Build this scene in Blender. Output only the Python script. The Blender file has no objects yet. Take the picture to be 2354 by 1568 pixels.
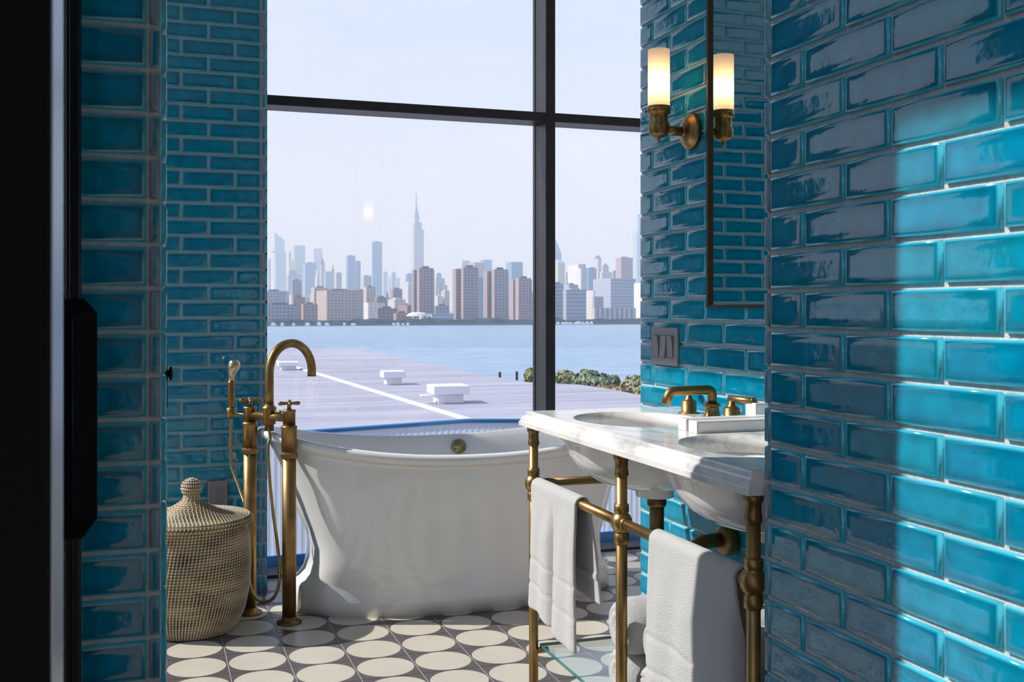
import bpy, bmesh, math, random
from mathutils import Vector, Matrix
random.seed(7)
sc = bpy.context.scene
col = sc.collection
PI = math.pi

# ------------------------------------------------------------------ camera
TH = math.radians(18.83)
CT, ST = math.cos(TH), math.sin(TH)
F, CX, HY, EYE = 2454.0, 1177.0, 712.0, 1.198     # focal length and horizon, in pixels of the 2354x1568 frame; eye height
cam_d = bpy.data.cameras.new('camera')
cam = bpy.data.objects.new('camera', cam_d); col.objects.link(cam)
cam.location = (0, 0, EYE); cam.rotation_euler = (PI/2, 0, -TH)
cam_d.sensor_width = 36.0; cam_d.lens = 36.0*F/2354.0
cam_d.shift_y = -(784.0-HY)/2354.0
cam_d.clip_start = 0.05; cam_d.clip_end = 20000
cam_d.dof.use_dof = True; cam_d.dof.focus_distance = 3.3; cam_d.dof.aperture_fstop = 13
sc.camera = cam

# ------------------------------------------------------------------ world, sun, exposure
sc.view_settings.view_transform = 'Standard'; sc.view_settings.look = 'None'
sc.view_settings.gamma = 1; sc.view_settings.use_curve_mapping = False
sc.view_settings.exposure = 0.40
cy = sc.cycles
cy.use_denoising = True
cy.max_bounces = 10; cy.diffuse_bounces = 6; cy.glossy_bounces = 5; cy.transmission_bounces = 6
cy.transparent_max_bounces = 20; cy.volume_bounces = 1
cy.sample_clamp_indirect = 6; cy.caustics_reflective = False; cy.caustics_refractive = False

SKY = 0.90
SUN = 4.1
def make_world():
    w = bpy.data.worlds.new('sky'); sc.world = w; w.use_nodes = True
    nt = w.node_tree; N = nt.nodes; N.clear()
    out = N.new('ShaderNodeOutputWorld'); bg = N.new('ShaderNodeBackground')
    tc = N.new('ShaderNodeTexCoord'); sp = N.new('ShaderNodeSeparateXYZ')
    nt.links.new(tc.outputs['Generated'], sp.inputs[0])
    rp = N.new('ShaderNodeValToRGB'); e = rp.color_ramp.elements
    e[0].position = 0.0; e[0].color = (.860, .840, .870, 1)
    e[1].position = 1.0; e[1].color = (.16, .35, .86, 1)
    for p, c in ((.10, (.800, .800, .855)), (.20, (.690, .740, .870)), (.30, (.580, .680, .870)), (.50, (.34, .52, .88))):
        x = e.new(p); x.color = (*c, 1)
    nt.links.new(sp.outputs['Z'], rp.inputs[0])
    # thin drifting cloud, the same over the whole sky
    mp = N.new('ShaderNodeMapping'); mp.inputs['Scale'].default_value = (2.2, 2.2, 9.0)
    nz = N.new('ShaderNodeTexNoise'); nz.inputs['Scale'].default_value = 1.6; nz.inputs['Detail'].default_value = 7
    nz.inputs['Roughness'].default_value = .58; nz.inputs['Distortion'].default_value = .5
    nt.links.new(tc.outputs['Generated'], mp.inputs[0]); nt.links.new(mp.outputs[0], nz.inputs['Vector'])
    cr = N.new('ShaderNodeValToRGB'); cr.color_ramp.elements[0].position = .44; cr.color_ramp.elements[1].position = .72
    cr.color_ramp.elements[0].color = (0, 0, 0, 1); cr.color_ramp.elements[1].color = (.75, .75, .75, 1)
    nt.links.new(nz.outputs['Fac'], cr.inputs[0])
    mx = N.new('ShaderNodeMix'); mx.data_type = 'RGBA'
    nt.links.new(cr.outputs[0], mx.inputs['Factor']); nt.links.new(rp.outputs[0], mx.inputs[6])
    mx.inputs[7].default_value = (.86, .85, .88, 1)
    nt.links.new(mx.outputs[2], bg.inputs['Color']); bg.inputs['Strength'].default_value = SKY
    nt.links.new(bg.outputs[0], out.inputs['Surface'])
make_world()
TAN_EL = .90
sd = Vector((.9466, -.3223, -TAN_EL)).normalized()
sl = bpy.data.lights.new('sun', 'SUN'); sl.energy = SUN; sl.angle = math.radians(.6); sl.color = (1.0, .95, .88)
so = bpy.data.objects.new('sun', sl); col.objects.link(so)
so.rotation_euler = sd.to_track_quat('-Z', 'Y').to_euler(); so.location = (-20, 10, 15)

# ------------------------------------------------------------------ helpers
def ray(x):                      # ground direction of image column x, per metre of forward distance
    u = (x-CX)/F
    return u*CT+ST, -u*ST+CT
def at_fwd(x, y, t):             # point seen at (x, y) standing t metres ahead
    dx, dy = ray(x)
    return Vector((dx*t, dy*t, EYE-(y-HY)/F*t))
def on_z(x, y, z):
    t = (EYE-z)*F/(y-HY)
    return at_fwd(x, y, t)
RV = Vector((CT, -ST, 0)); FV = Vector((ST, CT, 0))

def tag(o, label=None, cat=None, group=None, kind=None):
    if label: o['label'] = label
    if cat: o['category'] = cat
    if group: o['group'] = group
    if kind: o['kind'] = kind
    return o
def link(o, parent=None):
    col.objects.link(o)
    if parent is not None: o.parent = parent
    return o
def empty(name, loc=(0, 0, 0), rz=0):
    o = bpy.data.objects.new(name, None); col.objects.link(o); o.location = loc; o.rotation_euler = (0, 0, rz)
    o.empty_display_size = .05
    return o
def mesh_obj(name, verts, faces, mat=None, parent=None, smooth=False, loc=None):
    me = bpy.data.meshes.new(name); me.from_pydata([tuple(v) for v in verts], [], faces); me.update()
    if mat: me.materials.append(mat)
    if smooth: me.polygons.foreach_set('use_smooth', [True]*len(me.polygons))
    o = bpy.data.objects.new(name, me); link(o, parent)
    if loc is not None: o.location = loc
    return o

class MB:
    """collects shapes into one mesh; parents at the world origin get world coordinates minus org"""
    def __init__(s): s.v = []; s.f = []; s.sm = []
    def add(s, vs, fs, smooth=False):
        b = len(s.v); s.v += [tuple(v) for v in vs]; s.f += [tuple(i+b for i in f) for f in fs]; s.sm += [smooth]*len(fs); return s
    def box(s, a, b, bev=0.0):
        x0, y0, z0 = a; x1, y1, z1 = b
        if bev <= 0:
            v = [(x0,y0,z0),(x1,y0,z0),(x1,y1,z0),(x0,y1,z0),(x0,y0,z1),(x1,y0,z1),(x1,y1,z1),(x0,y1,z1)]
            return s.add(v, [(0,3,2,1),(4,5,6,7),(0,1,5,4),(1,2,6,5),(2,3,7,6),(3,0,4,7)])
        bm = bmesh.new(); bmesh.ops.create_cube(bm, size=1)
        for v in bm.verts:
            v.co = Vector(((x0+x1)/2+v.co.x*(x1-x0), (y0+y1)/2+v.co.y*(y1-y0), (z0+z1)/2+v.co.z*(z1-z0)))
        bmesh.ops.bevel(bm, geom=bm.edges[:], offset=bev, segments=2, affect='EDGES', profile=.5)
        bm.verts.index_update()
        s.add([v.co for v in bm.verts], [[q.index for q in f.verts] for f in bm.faces]); bm.free(); return s
    def tube(s, pts, r, seg=16, caps=True, smooth=True):
        pts = [Vector(p) for p in pts]; n = len(pts)
        rs = r if isinstance(r, (list, tuple)) else [r]*n
        tang = []
        for i in range(n):
            a = pts[max(i-1, 0)]; b = pts[min(i+1, n-1)]; tang.append((b-a).normalized())
        up = Vector((0, 0, 1)) if abs(tang[0].z) < .9 else Vector((1, 0, 0))
        nrm = (up-tang[0]*up.dot(tang[0])).normalized(); vs = []; fs = []
        for i in range(n):
            nrm = (nrm-tang[i]*nrm.dot(tang[i])).normalized(); bn = tang[i].cross(nrm)
            for k in range(seg):
                a = 2*PI*k/seg; vs.append(pts[i]+(nrm*math.cos(a)+bn*math.sin(a))*rs[i])
        for i in range(n-1):
            for k in range(seg):
                k2 = (k+1) % seg; fs.append((i*seg+k, i*seg+k2, (i+1)*seg+k2, (i+1)*seg+k))
        s.add(vs, fs, smooth)
        if caps:
            b = len(s.v)-n*seg
            s.f += [tuple(b+k for k in range(seg))[::-1], tuple(b+(n-1)*seg+k for k in range(seg))]; s.sm += [False, False]
        return s
    def lathe(s, prof, c=(0, 0, 0), axis=(0, 0, 1), seg=32, smooth=True, caps=True):
        c = Vector(c); ax = Vector(axis).normalized(); q = Vector((0, 0, 1)).rotation_difference(ax)
        vs = []; fs = []; n = len(prof)
        for r, z in prof:
            for k in range(seg):
                a = 2*PI*k/seg; vs.append(c+q @ Vector((max(r, 1e-5)*math.cos(a), max(r, 1e-5)*math.sin(a), z)))
        for i in range(n-1):
            for k in range(seg):
                k2 = (k+1) % seg; fs.append((i*seg+k, i*seg+k2, (i+1)*seg+k2, (i+1)*seg+k))
        s.add(vs, fs, smooth)
        if caps:
            b = len(s.v)-n*seg
            s.f += [tuple(b+k for k in range(seg))[::-1], tuple(b+(n-1)*seg+k for k in range(seg))]; s.sm += [False, False]
        return s
    def prism(s, poly, z0, z1):
        n = len(poly); vs = [(p[0], p[1], z0) for p in poly]+[(p[0], p[1], z1) for p in poly]
        fs = [tuple(range(n))[::-1], tuple(range(n, 2*n))]+[(i, (i+1) % n, n+(i+1) % n, n+i) for i in range(n)]
        return s.add(vs, fs)
    def build(s, name, mat=None, parent=None, org=None, sharp=None):
        if org is None: org = tuple(parent.location) if parent is not None else (0, 0, 0)
        # parts under a part: subtract the whole chain
        if parent is not None:
            org = Vector((0, 0, 0)); p = parent
            while p is not None: org += p.location; p = p.parent
        ox, oy, oz = org
        me = bpy.data.meshes.new(name); me.from_pydata([(x-ox, y-oy, z-oz) for x, y, z in s.v], [], s.f); me.update()
        me.polygons.foreach_set('use_smooth', s.sm)
        if mat: me.materials.append(mat)
        o = bpy.data.objects.new(name, me); link(o, parent)
        if parent is None: o.location = org
        return o

# ---- materials
def new_mat(name):
    m = bpy.data.materials.new(name); m.use_nodes = True; nt = m.node_tree
    return m, nt, nt.nodes, nt.nodes['Principled BSDF']
def plain(name, rgb, rough=.5, metal=0.0, spec=.5, noise=0.0, nscale=20, bump=0.0, bscale=60, coat=0.0, sheen=0.0):
    m, nt, N, b = new_mat(name)
    b.inputs['Base Color'].default_value = (*rgb, 1); b.inputs['Roughness'].default_value = rough
    b.inputs['Metallic'].default_value = metal; b.inputs['Specular IOR Level'].default_value = spec
    if coat: b.inputs['Coat Weight'].default_value = coat; b.inputs['Coat Roughness'].default_value = .05
    if sheen: b.inputs['Sheen Weight'].default_value = sheen
    if noise or bump:
        tc = N.new('ShaderNodeTexCoord')
    if noise:
        nz = N.new('ShaderNodeTexNoise'); nz.inputs['Scale'].default_value = nscale; nz.inputs['Detail'].default_value = 5
        nt.links.new(tc.outputs['Object'], nz.inputs['Vector'])
        r = N.new('ShaderNodeValToRGB'); r.color_ramp.elements[0].position = .3; r.color_ramp.elements[1].position = .7
        r.color_ramp.elements[0].color = (*[c*(1-noise) for c in rgb], 1); r.color_ramp.elements[1].color = (*[min(1, c*(1+noise)) for c in rgb], 1)
        nt.links.new(nz.outputs['Fac'], r.inputs[0]); nt.links.new(r.outputs[0], b.inputs['Base Color'])
    if bump:
        n2 = N.new('ShaderNodeTexNoise'); n2.inputs['Scale'].default_value = bscale; n2.inputs['Detail'].default_value = 3
        nt.links.new(tc.outputs['Object'], n2.inputs['Vector'])
        bp = N.new('ShaderNodeBump'); bp.inputs['Strength'].default_value = bump; bp.inputs['Distance'].default_value = .01
        nt.links.new(n2.outputs['Fac'], bp.inputs['Height']); nt.links.new(bp.outputs[0], b.inputs['Normal'])
    return m

def math_node(nt, op, a, b=None, c=None):
    n = nt.nodes.new('ShaderNodeMath'); n.operation = op
    for i, v in enumerate((a, b, c)):
        if v is None: continue
        if isinstance(v, (int, float)): n.inputs[i].default_value = v
        else: nt.links.new(v, n.inputs[i])
    return n.outputs[0]
def mix_rgb(nt, fac, a, b):
    n = nt.nodes.new('ShaderNodeMix'); n.data_type = 'RGBA'
    for sock, v in ((n.inputs['Factor'], fac), (n.inputs[6], a), (n.inputs[7], b)):
        if isinstance(v, (int, float)): sock.default_value = v
        elif isinstance(v, tuple): sock.default_value = (*v, 1)
        else: nt.links.new(v, sock)
    return n.outputs[2]

def glaze_mat(name, deep, deep2, edge_c, trim=False):
    """crackle glaze: thin and pale along the rim of each brick, pooled and deep just inside it"""
    m, nt, N, b = new_mat(name)
    at = N.new('ShaderNodeAttribute'); at.attribute_name = 'edge'
    oi = N.new('ShaderNodeObjectInfo'); tc = N.new('ShaderNodeTexCoord')
    of = N.new('ShaderNodeVectorMath'); of.operation = 'ADD'
    sc3 = N.new('ShaderNodeVectorMath'); sc3.operation = 'SCALE'; sc3.inputs[3].default_value = 31.0
    cb = N.new('ShaderNodeCombineXYZ'); nt.links.new(oi.outputs['Random'], cb.inputs[0]); nt.links.new(oi.outputs['Random'], cb.inputs[2])
    nt.links.new(cb.outputs[0], sc3.inputs[0]); nt.links.new(tc.outputs['Object'], of.inputs[0]); nt.links.new(sc3.outputs[0], of.inputs[1])
    body = mix_rgb(nt, oi.outputs['Random'], deep, deep2)
    nz = N.new('ShaderNodeTexNoise'); nz.inputs['Scale'].default_value = 26; nz.inputs['Detail'].default_value = 4
    nt.links.new(of.outputs[0], nz.inputs['Vector'])
    cl = N.new('ShaderNodeMapRange'); cl.inputs[1].default_value = .3; cl.inputs[2].default_value = .7; cl.inputs[3].default_value = .82; cl.inputs[4].default_value = 1.16
    nt.links.new(nz.outputs['Fac'], cl.inputs[0])
    mul = N.new('ShaderNodeVectorMath'); mul.operation = 'SCALE'; nt.links.new(body, mul.inputs[0]); nt.links.new(cl.outputs[0], mul.inputs[3])
    rp = N.new('ShaderNodeValToRGB'); e = rp.color_ramp.elements          # factor: how pale the rim is
    e[0].position = 0; e[0].color = (1, 1, 1, 1); e[1].position = .36; e[1].color = (0, 0, 0, 1)
    nt.links.new(at.outputs['Fac'], rp.inputs[0])
    pool = N.new('ShaderNodeValToRGB'); q = pool.color_ramp.elements       # factor: darker pooled band
    q[0].position = .25; q[0].color = (0, 0, 0, 1); q[1].position = 1.0; q[1].color = (0, 0, 0, 1)
    x = q.new(.5); x.color = (.55, .55, .55, 1)
    nt.links.new(at.outputs['Fac'], pool.inputs[0])
    dk = N.new('ShaderNodeVectorMath'); dk.operation = 'SCALE'; dk.inputs[3].default_value = .45
    nt.links.new(mul.outputs[0], dk.inputs[0])
    c1 = mix_rgb(nt, pool.outputs[0], mul.outputs[0], dk.outputs[0])
    c2 = mix_rgb(nt, rp.outputs[0], c1, edge_c)
    if trim:
        g = N.new('ShaderNodeValToRGB'); g.color_ramp.elements[0].position = .45; g.color_ramp.elements[1].position = .62
        n3 = N.new('ShaderNodeTexNoise'); n3.inputs['Scale'].default_value = 60; nt.links.new(of.outputs[0], n3.inputs['Vector'])
        ad = math_node(nt, 'MULTIPLY_ADD', oi.outputs['Random'], .5, .0)
        s2 = math_node(nt, 'MULTIPLY_ADD', n3.outputs['Fac'], .55, ad)
        nt.links.new(s2, g.inputs[0])
        c2 = mix_rgb(nt, g.outputs[0], c2, (.22, .30, .38))
    nt.links.new(c2, b.inputs['Base Color'])
    b.inputs['Roughness'].default_value = .07 if not trim else .3
    b.inputs['IOR'].default_value = 1.62
    wv = N.new('ShaderNodeTexNoise'); wv.inputs['Scale'].default_value = 30; wv.inputs['Detail'].default_value = 2
    nt.links.new(of.outputs[0], wv.inputs['Vector'])
    bp = N.new('ShaderNodeBump'); bp.inputs['Strength'].default_value = .35; bp.inputs['Distance'].default_value = .0012
    nt.links.new(wv.outputs['Fac'], bp.inputs['Height']); nt.links.new(bp.outputs[0], b.inputs['Normal'])
    return m

def pane_mat(name, tint=(.97, .985, .99), refl=1.0):
    m, nt, N, b = new_mat(name); N.remove(b)
    out = N['Material Output']; tr = N.new('ShaderNodeBsdfTransparent'); tr.inputs[0].default_value = (*tint, 1)
    gl = N.new('ShaderNodeBsdfGlossy'); gl.inputs['Roughness'].default_value = 0.0
    lw = N.new('ShaderNodeLayerWeight'); lw.inputs['Blend'].default_value = .5     # Schlick reflectance, the same from both sides
    mx = N.new('ShaderNodeMixShader')
    nt.links.new(math_node(nt, 'MULTIPLY_ADD', math_node(nt, 'POWER', lw.outputs['Facing'], 5.0), .96*refl, .035*refl), mx.inputs[0])
    nt.links.new(tr.outputs[0], mx.inputs[1]); nt.links.new(gl.outputs[0], mx.inputs[2]); nt.links.new(mx.outputs[0], out.inputs[0])
    return m

M = {}
M['brick'] = glaze_mat('turquoise_glaze', (.000, .225, .395), (.002, .265, .405), (.08, .52, .66))
M['trim'] = glaze_mat('trim_glaze', (.01, .20, .32), (.05, .30, .42), (.22, .50, .62), trim=True)
M['grout'] = plain('pale_grout', (.60, .56, .55), .9, noise=.12, nscale=120, bump=.3, bscale=300)
M['plaster'] = plain('white_plaster', (.87, .86, .85), .8)
M['teal_wall'] = plain('teal_glazed_wall', (.0, .19, .32), .12)
M['plaster_warm'] = plain('warm_grey_plaster', (.40, .39, .37), .8)
M['bed_wall'] = plain('walnut_panel', (.12, .085, .06), .6)
M['wood_floor'] = plain('oak_floor', (.40, .31, .22), .55, noise=.2, nscale=6)
M['steel'] = plain('black_steel', (.012, .011, .014), .28, spec=.5)
M['gloss_black'] = plain('black_gloss_paint', (.004, .004, .005), .10, spec=.5)
M['matte_black'] = plain('black_paint', (.003, .003, .004), .5, spec=.1)
M['frame'] = plain('window_steel', (.030, .027, .031), .42, noise=.25, nscale=9)
M['enamel'] = plain('white_enamel', (.88, .87, .85), .10, spec=.5, coat=.3)
M['ceramic'] = plain('white_ceramic', (.82, .81, .80), .08, spec=.5)
M['brass'] = plain('aged_brass', (.315, .200, .080), .40, metal=1.0, noise=.28, nscale=14)
M['brass_dark'] = plain('bronzed_brass', (.23, .145, .065), .41, metal=1.0, noise=.3, nscale=14)
M['brass_dull'] = plain('dull_brass', (.36, .29, .15), .4, metal=1.0, noise=.15, nscale=14)
M['brass_pale'] = plain('polished_pale_brass', (.62, .52, .36), .25, metal=1.0)
M['bronze'] = plain('dark_bronze', (.06, .045, .03), .4, metal=.8)
M['chrome_grey'] = plain('grey_metal_plate', (.30, .29, .31), .42, metal=.5, noise=.06, nscale=8)
M['slot'] = plain('dark_slot', (.02, .02, .02), .6)
M['switch'] = plain('grey_switch', (.27, .27, .29), .35, metal=.2)
M['towel'] = plain('white_terry', (.80, .78, .775), .95, bump=.8, bscale=560, sheen=.2)
M['white_box'] = plain('white_lacquer', (.80, .77, .75), .35)
M['line_grey'] = plain('grey_line', (.22, .20, .20), .6)
M['pane'] = pane_mat('window_glass')
M['mirror_glass'] = plain('mirror_silver', (.86, .90, .90), .0, metal=1.0)
M['shelf_glass'] = pane_mat('shelf_glass', (.90, .96, .96))
M['shelf_edge'] = plain('green_glass_edge', (.03, .16, .18), .08)
M['screw'] = plain('brass_screw', (.2, .15, .06), .4, metal=1.0)

def marble():
    m, nt, N, b = new_mat('carrara_marble')
    tc = N.new('ShaderNodeTexCoord'); mp = N.new('ShaderNodeMapping'); mp.inputs['Rotation'].default_value = (.3, .2, .7); mp.inputs['Scale'].default_value = (1, .45, 1)
    nt.links.new(tc.outputs['Object'], mp.inputs[0])
    nz = N.new('ShaderNodeTexNoise'); nz.inputs['Scale'].default_value = 9; nz.inputs['Detail'].default_value = 9; nz.inputs['Roughness'].default_value = .62; nz.inputs['Distortion'].default_value = 1.3
    nt.links.new(mp.outputs[0], nz.inputs['Vector'])
    r = N.new('ShaderNodeValToRGB'); e = r.color_ramp.elements
    e[0].position = .33; e[0].color = (.46, .45, .44, 1); e[1].position = .54; e[1].color = (.80, .775, .74, 1)
    x = e.new(.45); x.color = (.68, .66, .64, 1)
    nt.links.new(nz.outputs['Fac'], r.inputs[0]); nt.links.new(r.outputs[0], b.inputs['Base Color'])
    b.inputs['Roughness'].default_value = .16
    return m
M['marble'] = marble()

def floor_tile_mat():
    m, nt, N, b = new_mat('encaustic_disc_tile')
    tc = N.new('ShaderNodeTexCoord'); sp = N.new('ShaderNodeSeparateXYZ'); nt.links.new(tc.outputs['Object'], sp.inputs[0])
    r2 = math_node(nt, 'ADD', math_node(nt, 'MULTIPLY', sp.outputs[0], sp.outputs[0]), math_node(nt, 'MULTIPLY', sp.outputs[1], sp.outputs[1]))
    rr = math_node(nt, 'SQRT', r2)
    mr = N.new('ShaderNodeMapRange'); mr.inputs[1].default_value = .0945; mr.inputs[2].default_value = .0955; mr.inputs[3].default_value = 1; mr.inputs[4].default_value = 0
    nt.links.new(rr, mr.inputs[0])
    oi = N.new('ShaderNodeObjectInfo')
    nz = N.new('ShaderNodeTexNoise'); nz.inputs['Scale'].default_value = 9; nz.inputs['Detail'].default_value = 5
    v = N.new('ShaderNodeVectorMath'); v.operation = 'ADD'; nt.links.new(tc.outputs['Object'], v.inputs[0]); nt.links.new(oi.outputs['Location'], v.inputs[1]); nt.links.new(v.outputs[0], nz.inputs['Vector'])
    cream = mix_rgb(nt, nz.outputs['Fac'], (.54, .48, .395), (.66, .60, .515))
    grey = mix_rgb(nt, nz.outputs['Fac'], (.085, .075, .078), (.135, .120, .122))
    nt.links.new(mix_rgb(nt, mr.outputs[0], grey, cream), b.inputs['Base Color'])
    b.inputs['Roughness'].default_value = .33; b.inputs['Specular IOR Level'].default_value = .4
    return m
M['floor_tile'] = floor_tile_mat()
M['floor_grout'] = plain('white_floor_grout', (.62, .60, .58), .9)

# ------------------------------------------------------------------ large structure: brick walls
RH = .0684
def brick_mesh(w, h, cache={}, mat='brick'):
    key = (round(w, 4), round(h, 4), mat)
    if key in cache: return cache[key]
    rings = [(0, .0, 0.0), (.0010, -.0065, 0.0), (.0024, -.0080, .20), (.0075, -.0087, .5), (.019, -.0085, 1.0)]
    vs = []; ed = []
    for ins, y, e in rings:
        ix = min(ins, w*.42); iz = min(ins, h*.42)
        a, c = w/2-ix, h/2-iz
        vs += [(-a, y, -c), (a, y, -c), (a, y, c), (-a, y, c)]; ed += [e]*4
    fs = []
    for k in range(len(rings)-1):
        for i in range(4):
            j = (i+1) % 4; fs.append((k*4+i, k*4+j, k*4+4+j, k*4+4+i))
    b = (len(rings)-1)*4; fs.append((b, b+1, b+2, b+3))
    me = bpy.data.meshes.new('brick'); me.from_pydata(vs, [], fs); me.update()
    me.polygons.foreach_set('use_smooth', [True]*len(me.polygons))
    a = me.attributes.new('edge', 'FLOAT', 'POINT'); a.data.foreach_set('value', ed)
    me.materials.append(M[mat]); cache[key] = me
    return me
def lay(wall, place, s0, s1, pitch, ph_odd, ph_even, n0=0, n1=42, joint=.0074, rot=0.0, trim=None):
    """courses of bricks between s0 and s1; ph_*: position of one vertical joint in odd and even courses; trim: (s0, s1) narrow end piece"""
    for n in range(n0, n1):
        ph = ph_odd if n % 2 else ph_even
        k = math.floor((s0-ph)/pitch); edges = [s0]
        q = ph+(k+1)*pitch
        while q < s1-1e-4:
            if q-s0 > .012 and s1-q > .012: edges.append(q)
            q += pitch
        edges.append(s1)
        cells = [(a, b, 'brick') for a, b in zip(edges, edges[1:])]
        if trim: cells.append((trim[0], trim[1], 'trim'))
        for a, b, mt in cells:
            w = b-a-joint
            if mt == 'trim': w = b-a-joint*.5
            if w < .006: continue
            me = brick_mesh(round(w, 3), RH-joint, mat=mt)
            o = bpy.data.objects.new('brick' if mt == 'brick' else 'edge_brick', me); col.objects.link(o); o.parent = wall
            x, y = place((a+b)/2)
            o.location = (x+random.uniform(-.0004, .0004) if rot else x, y+(0 if rot else random.uniform(-.0004, .0004)), (n+.5)*RH)
            o.rotation_euler = (random.uniform(-.006, .006), 0, rot+random.uniform(-.004, .004))

def struct(name, mb, mat, label=None):
    o = mb.build(name, mat); o['kind'] = 'structure'
    if label: o['label'] = label
    return o

CEIL = 3.95
YL = 4.640                     # wall beside the window, facing the door
wl = struct('wall_left', MB().box((-.20, YL+.0, 0), (.473, 4.997, CEIL)), M['grout'], 'turquoise brick wall beside the tall window, behind the basket')
lay(wl, lambda s: (s, YL), -.20, .4545, .2175, .1296, .2388, trim=(.4545, .4745))
lay(wl, lambda s: (.473, s), YL, 4.85, .21, YL, YL, rot=PI/2)

XR = 1.53                      # vanity wall
wr = struct('wall_right', MB().box((XR, 1.40, 0), (2.75, 3.170, CEIL)), M['grout'], 'turquoise brick wall behind the marble washstand')
lay(wr, lambda s: (XR, s), 1.669, 3.170, .2222, 2.957, 3.074, rot=-PI/2)

XN = 1.054                     # near wall
wn = struct('wall_near_right', MB().box((XN, .44, 0), (1.52, 1.667, CEIL)), M['grout'], 'large turquoise brick wall standing half in sun')
lay(wn, lambda s: (XN, s), .45, 1.651, .2207, 1.5457, 1.4355, rot=-PI/2, trim=(1.651, 1.669))

wc = struct('wall_column', MB().box((-.309, 1.77, 0), (.020, 2.233, CEIL)), M['grout'], 'slim turquoise brick column beside the black door')
lay(wc, lambda s: (s, 1.77), -.309, .0015, .2222, .0015, .0015, trim=(.0015, .0215))
lay(wc, lambda s: (.020, s), 1.79, 2.233, .2222, 1.79, 1.90, rot=PI/2)
lay(wc, lambda s: (-.309, s), 1.77, 2.233, .2222, 1.77, 1.88, rot=-PI/2)

struct('wall_rear_right', MB().box((XN, -6.0, 0), (1.52, .44, CEIL)), M['plaster_warm'])
struct('wall_far_right', MB().box((2.75, 3.17, 0), (2.90, 5.05, CEIL)), M['plaster'])
XW = -1.34                     # glazed side, to the left
struct('wall_back', MB().box((-1.5, -6.15, 0), (1.52, -6.0, CEIL)), M['bed_wall'])
struct('ceiling', MB().box((-1.5, -6.15, CEIL), (2.90, 5.23, CEIL+.12)), M['plaster'])
struct('wall_left_header', MB().box((XW-.12, .9, 3.845), (XW, 5.11, CEIL)), M['plaster'])
struct('glare_block_panel', MB().box((XW-.12, .945, 0), (XW, 2.60, 2.80)), M['teal_wall'])  # unseen, added to keep the bright window out of the mirror reflection
struct('wall_left_recess', MB().box((XW-.12, 5.11, 0), (-.20, 5.23, CEIL)), M['teal_wall'])

# floor: slab plus one object per tile
fl = struct('floor', MB().box((-1.5, -6.15, -.14), (2.90, 5.05, -.0015)).box((-1.5, 5.05, -.14), (-.20, 5.23, -.0015)), M['floor_grout'], 'grey floor tiles with large cream discs')
tm = MB().box((-.0985, -.0985, -.012), (.0985, .0985, 0)).build('floor_tile', M['floor_tile'], fl)
first = True
for i in range(-8, 11):
    for j in range(-9, 6):
        x = .4545+.1+.2*i; y = 3.625+.1+.2*j
        o = tm if first else tm.copy()
        if not first: col.objects.link(o)
        first = False
        o.location = (x, y, 0); o.rotation_euler = (random.uniform(-.0012, .0012), random.uniform(-.0012, .0012), random.choice((0, PI/2, PI, -PI/2)))
struct('floor_bedroom', MB().box((XW, -6.0, -.001), (1.05, 1.82, .004)), M['wood_floor'])

# ------------------------------------------------------------------ windows
YW = 4.85
w1 = empty('window_1', (0, 0, 0)); tag(w1, 'tall black steel window looking over the river to the city', kind='structure')
WX0, WX1 = .460, 2.75; WD = .147; HD = 3.80
fm = M['frame']
MB().box((WX0, YW, 0), (.503, YW+WD, HD), .003).build('stile', fm, w1)
MB().box((WX1-.045, YW, 0), (WX1, YW+WD, HD), .003).build('stile', fm, w1)
mxl = YW*.3768
MB().box((mxl, YW, .0), (mxl+.050, YW+WD, HD), .003).build('mullion', fm, w1)
MB().box((mxl-.004, YW+WD, .0), (mxl+.054, YW+WD+.03, HD), .002).build('mullion_cap', M['steel'], w1)
MB().box((.503, YW, 2.112), (mxl, YW+WD, 2.156), .003).build('transom', fm, w1)
MB().box((mxl+.05, YW, 2.112), (WX1-.045, YW+WD, 2.156), .003).build('transom', fm, w1)
MB().box((.503, YW, .0), (mxl, YW+WD, .014), .002).build('sill', fm, w1)
MB().box((mxl+.05, YW, .0), (WX1-.045, YW+WD, .014), .002).build('sill', fm, w1)
MB().box((WX0, YW, HD), (WX1, YW+WD, CEIL)).build('head', fm, w1)
for (a, b) in ((.503, mxl), (mxl+.05, WX1-.045)):
    for (z0, z1) in ((.014, 2.112), (2.156, HD)):
        MB().box((a, YW+.120, z0), (b, YW+.126, z1)).build('pane', M['pane'], w1)

w2 = empty('window_2', (0, 0, 0)); tag(w2, 'wide black steel window along the sunny left side', kind='structure')
for y, h in ((-5.98, CEIL), (-3.6, CEIL), (-1.2, CEIL), (.9, CEIL), (2.60, 3.845), (5.065, 3.845)):
    MB().box((XW-.07, y, 0), (XW, y+.045, h), .003).build('mullion', fm, w2)
MB().box((XW-.07, -5.935, 0), (XW, 5.065, .03), .003).build('sill', fm, w2)
for a, b, h in ((-5.935, -3.6, CEIL), (-3.555, -1.2, CEIL), (-1.155, .9, CEIL), (.945, 2.60, 3.845), (2.645, 5.065, 3.845)):
    MB().box((XW-.04, a, 2.80 if a == .945 else .03), (XW-.034, b, h)).build('pane', M['pane'], w2)

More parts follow.
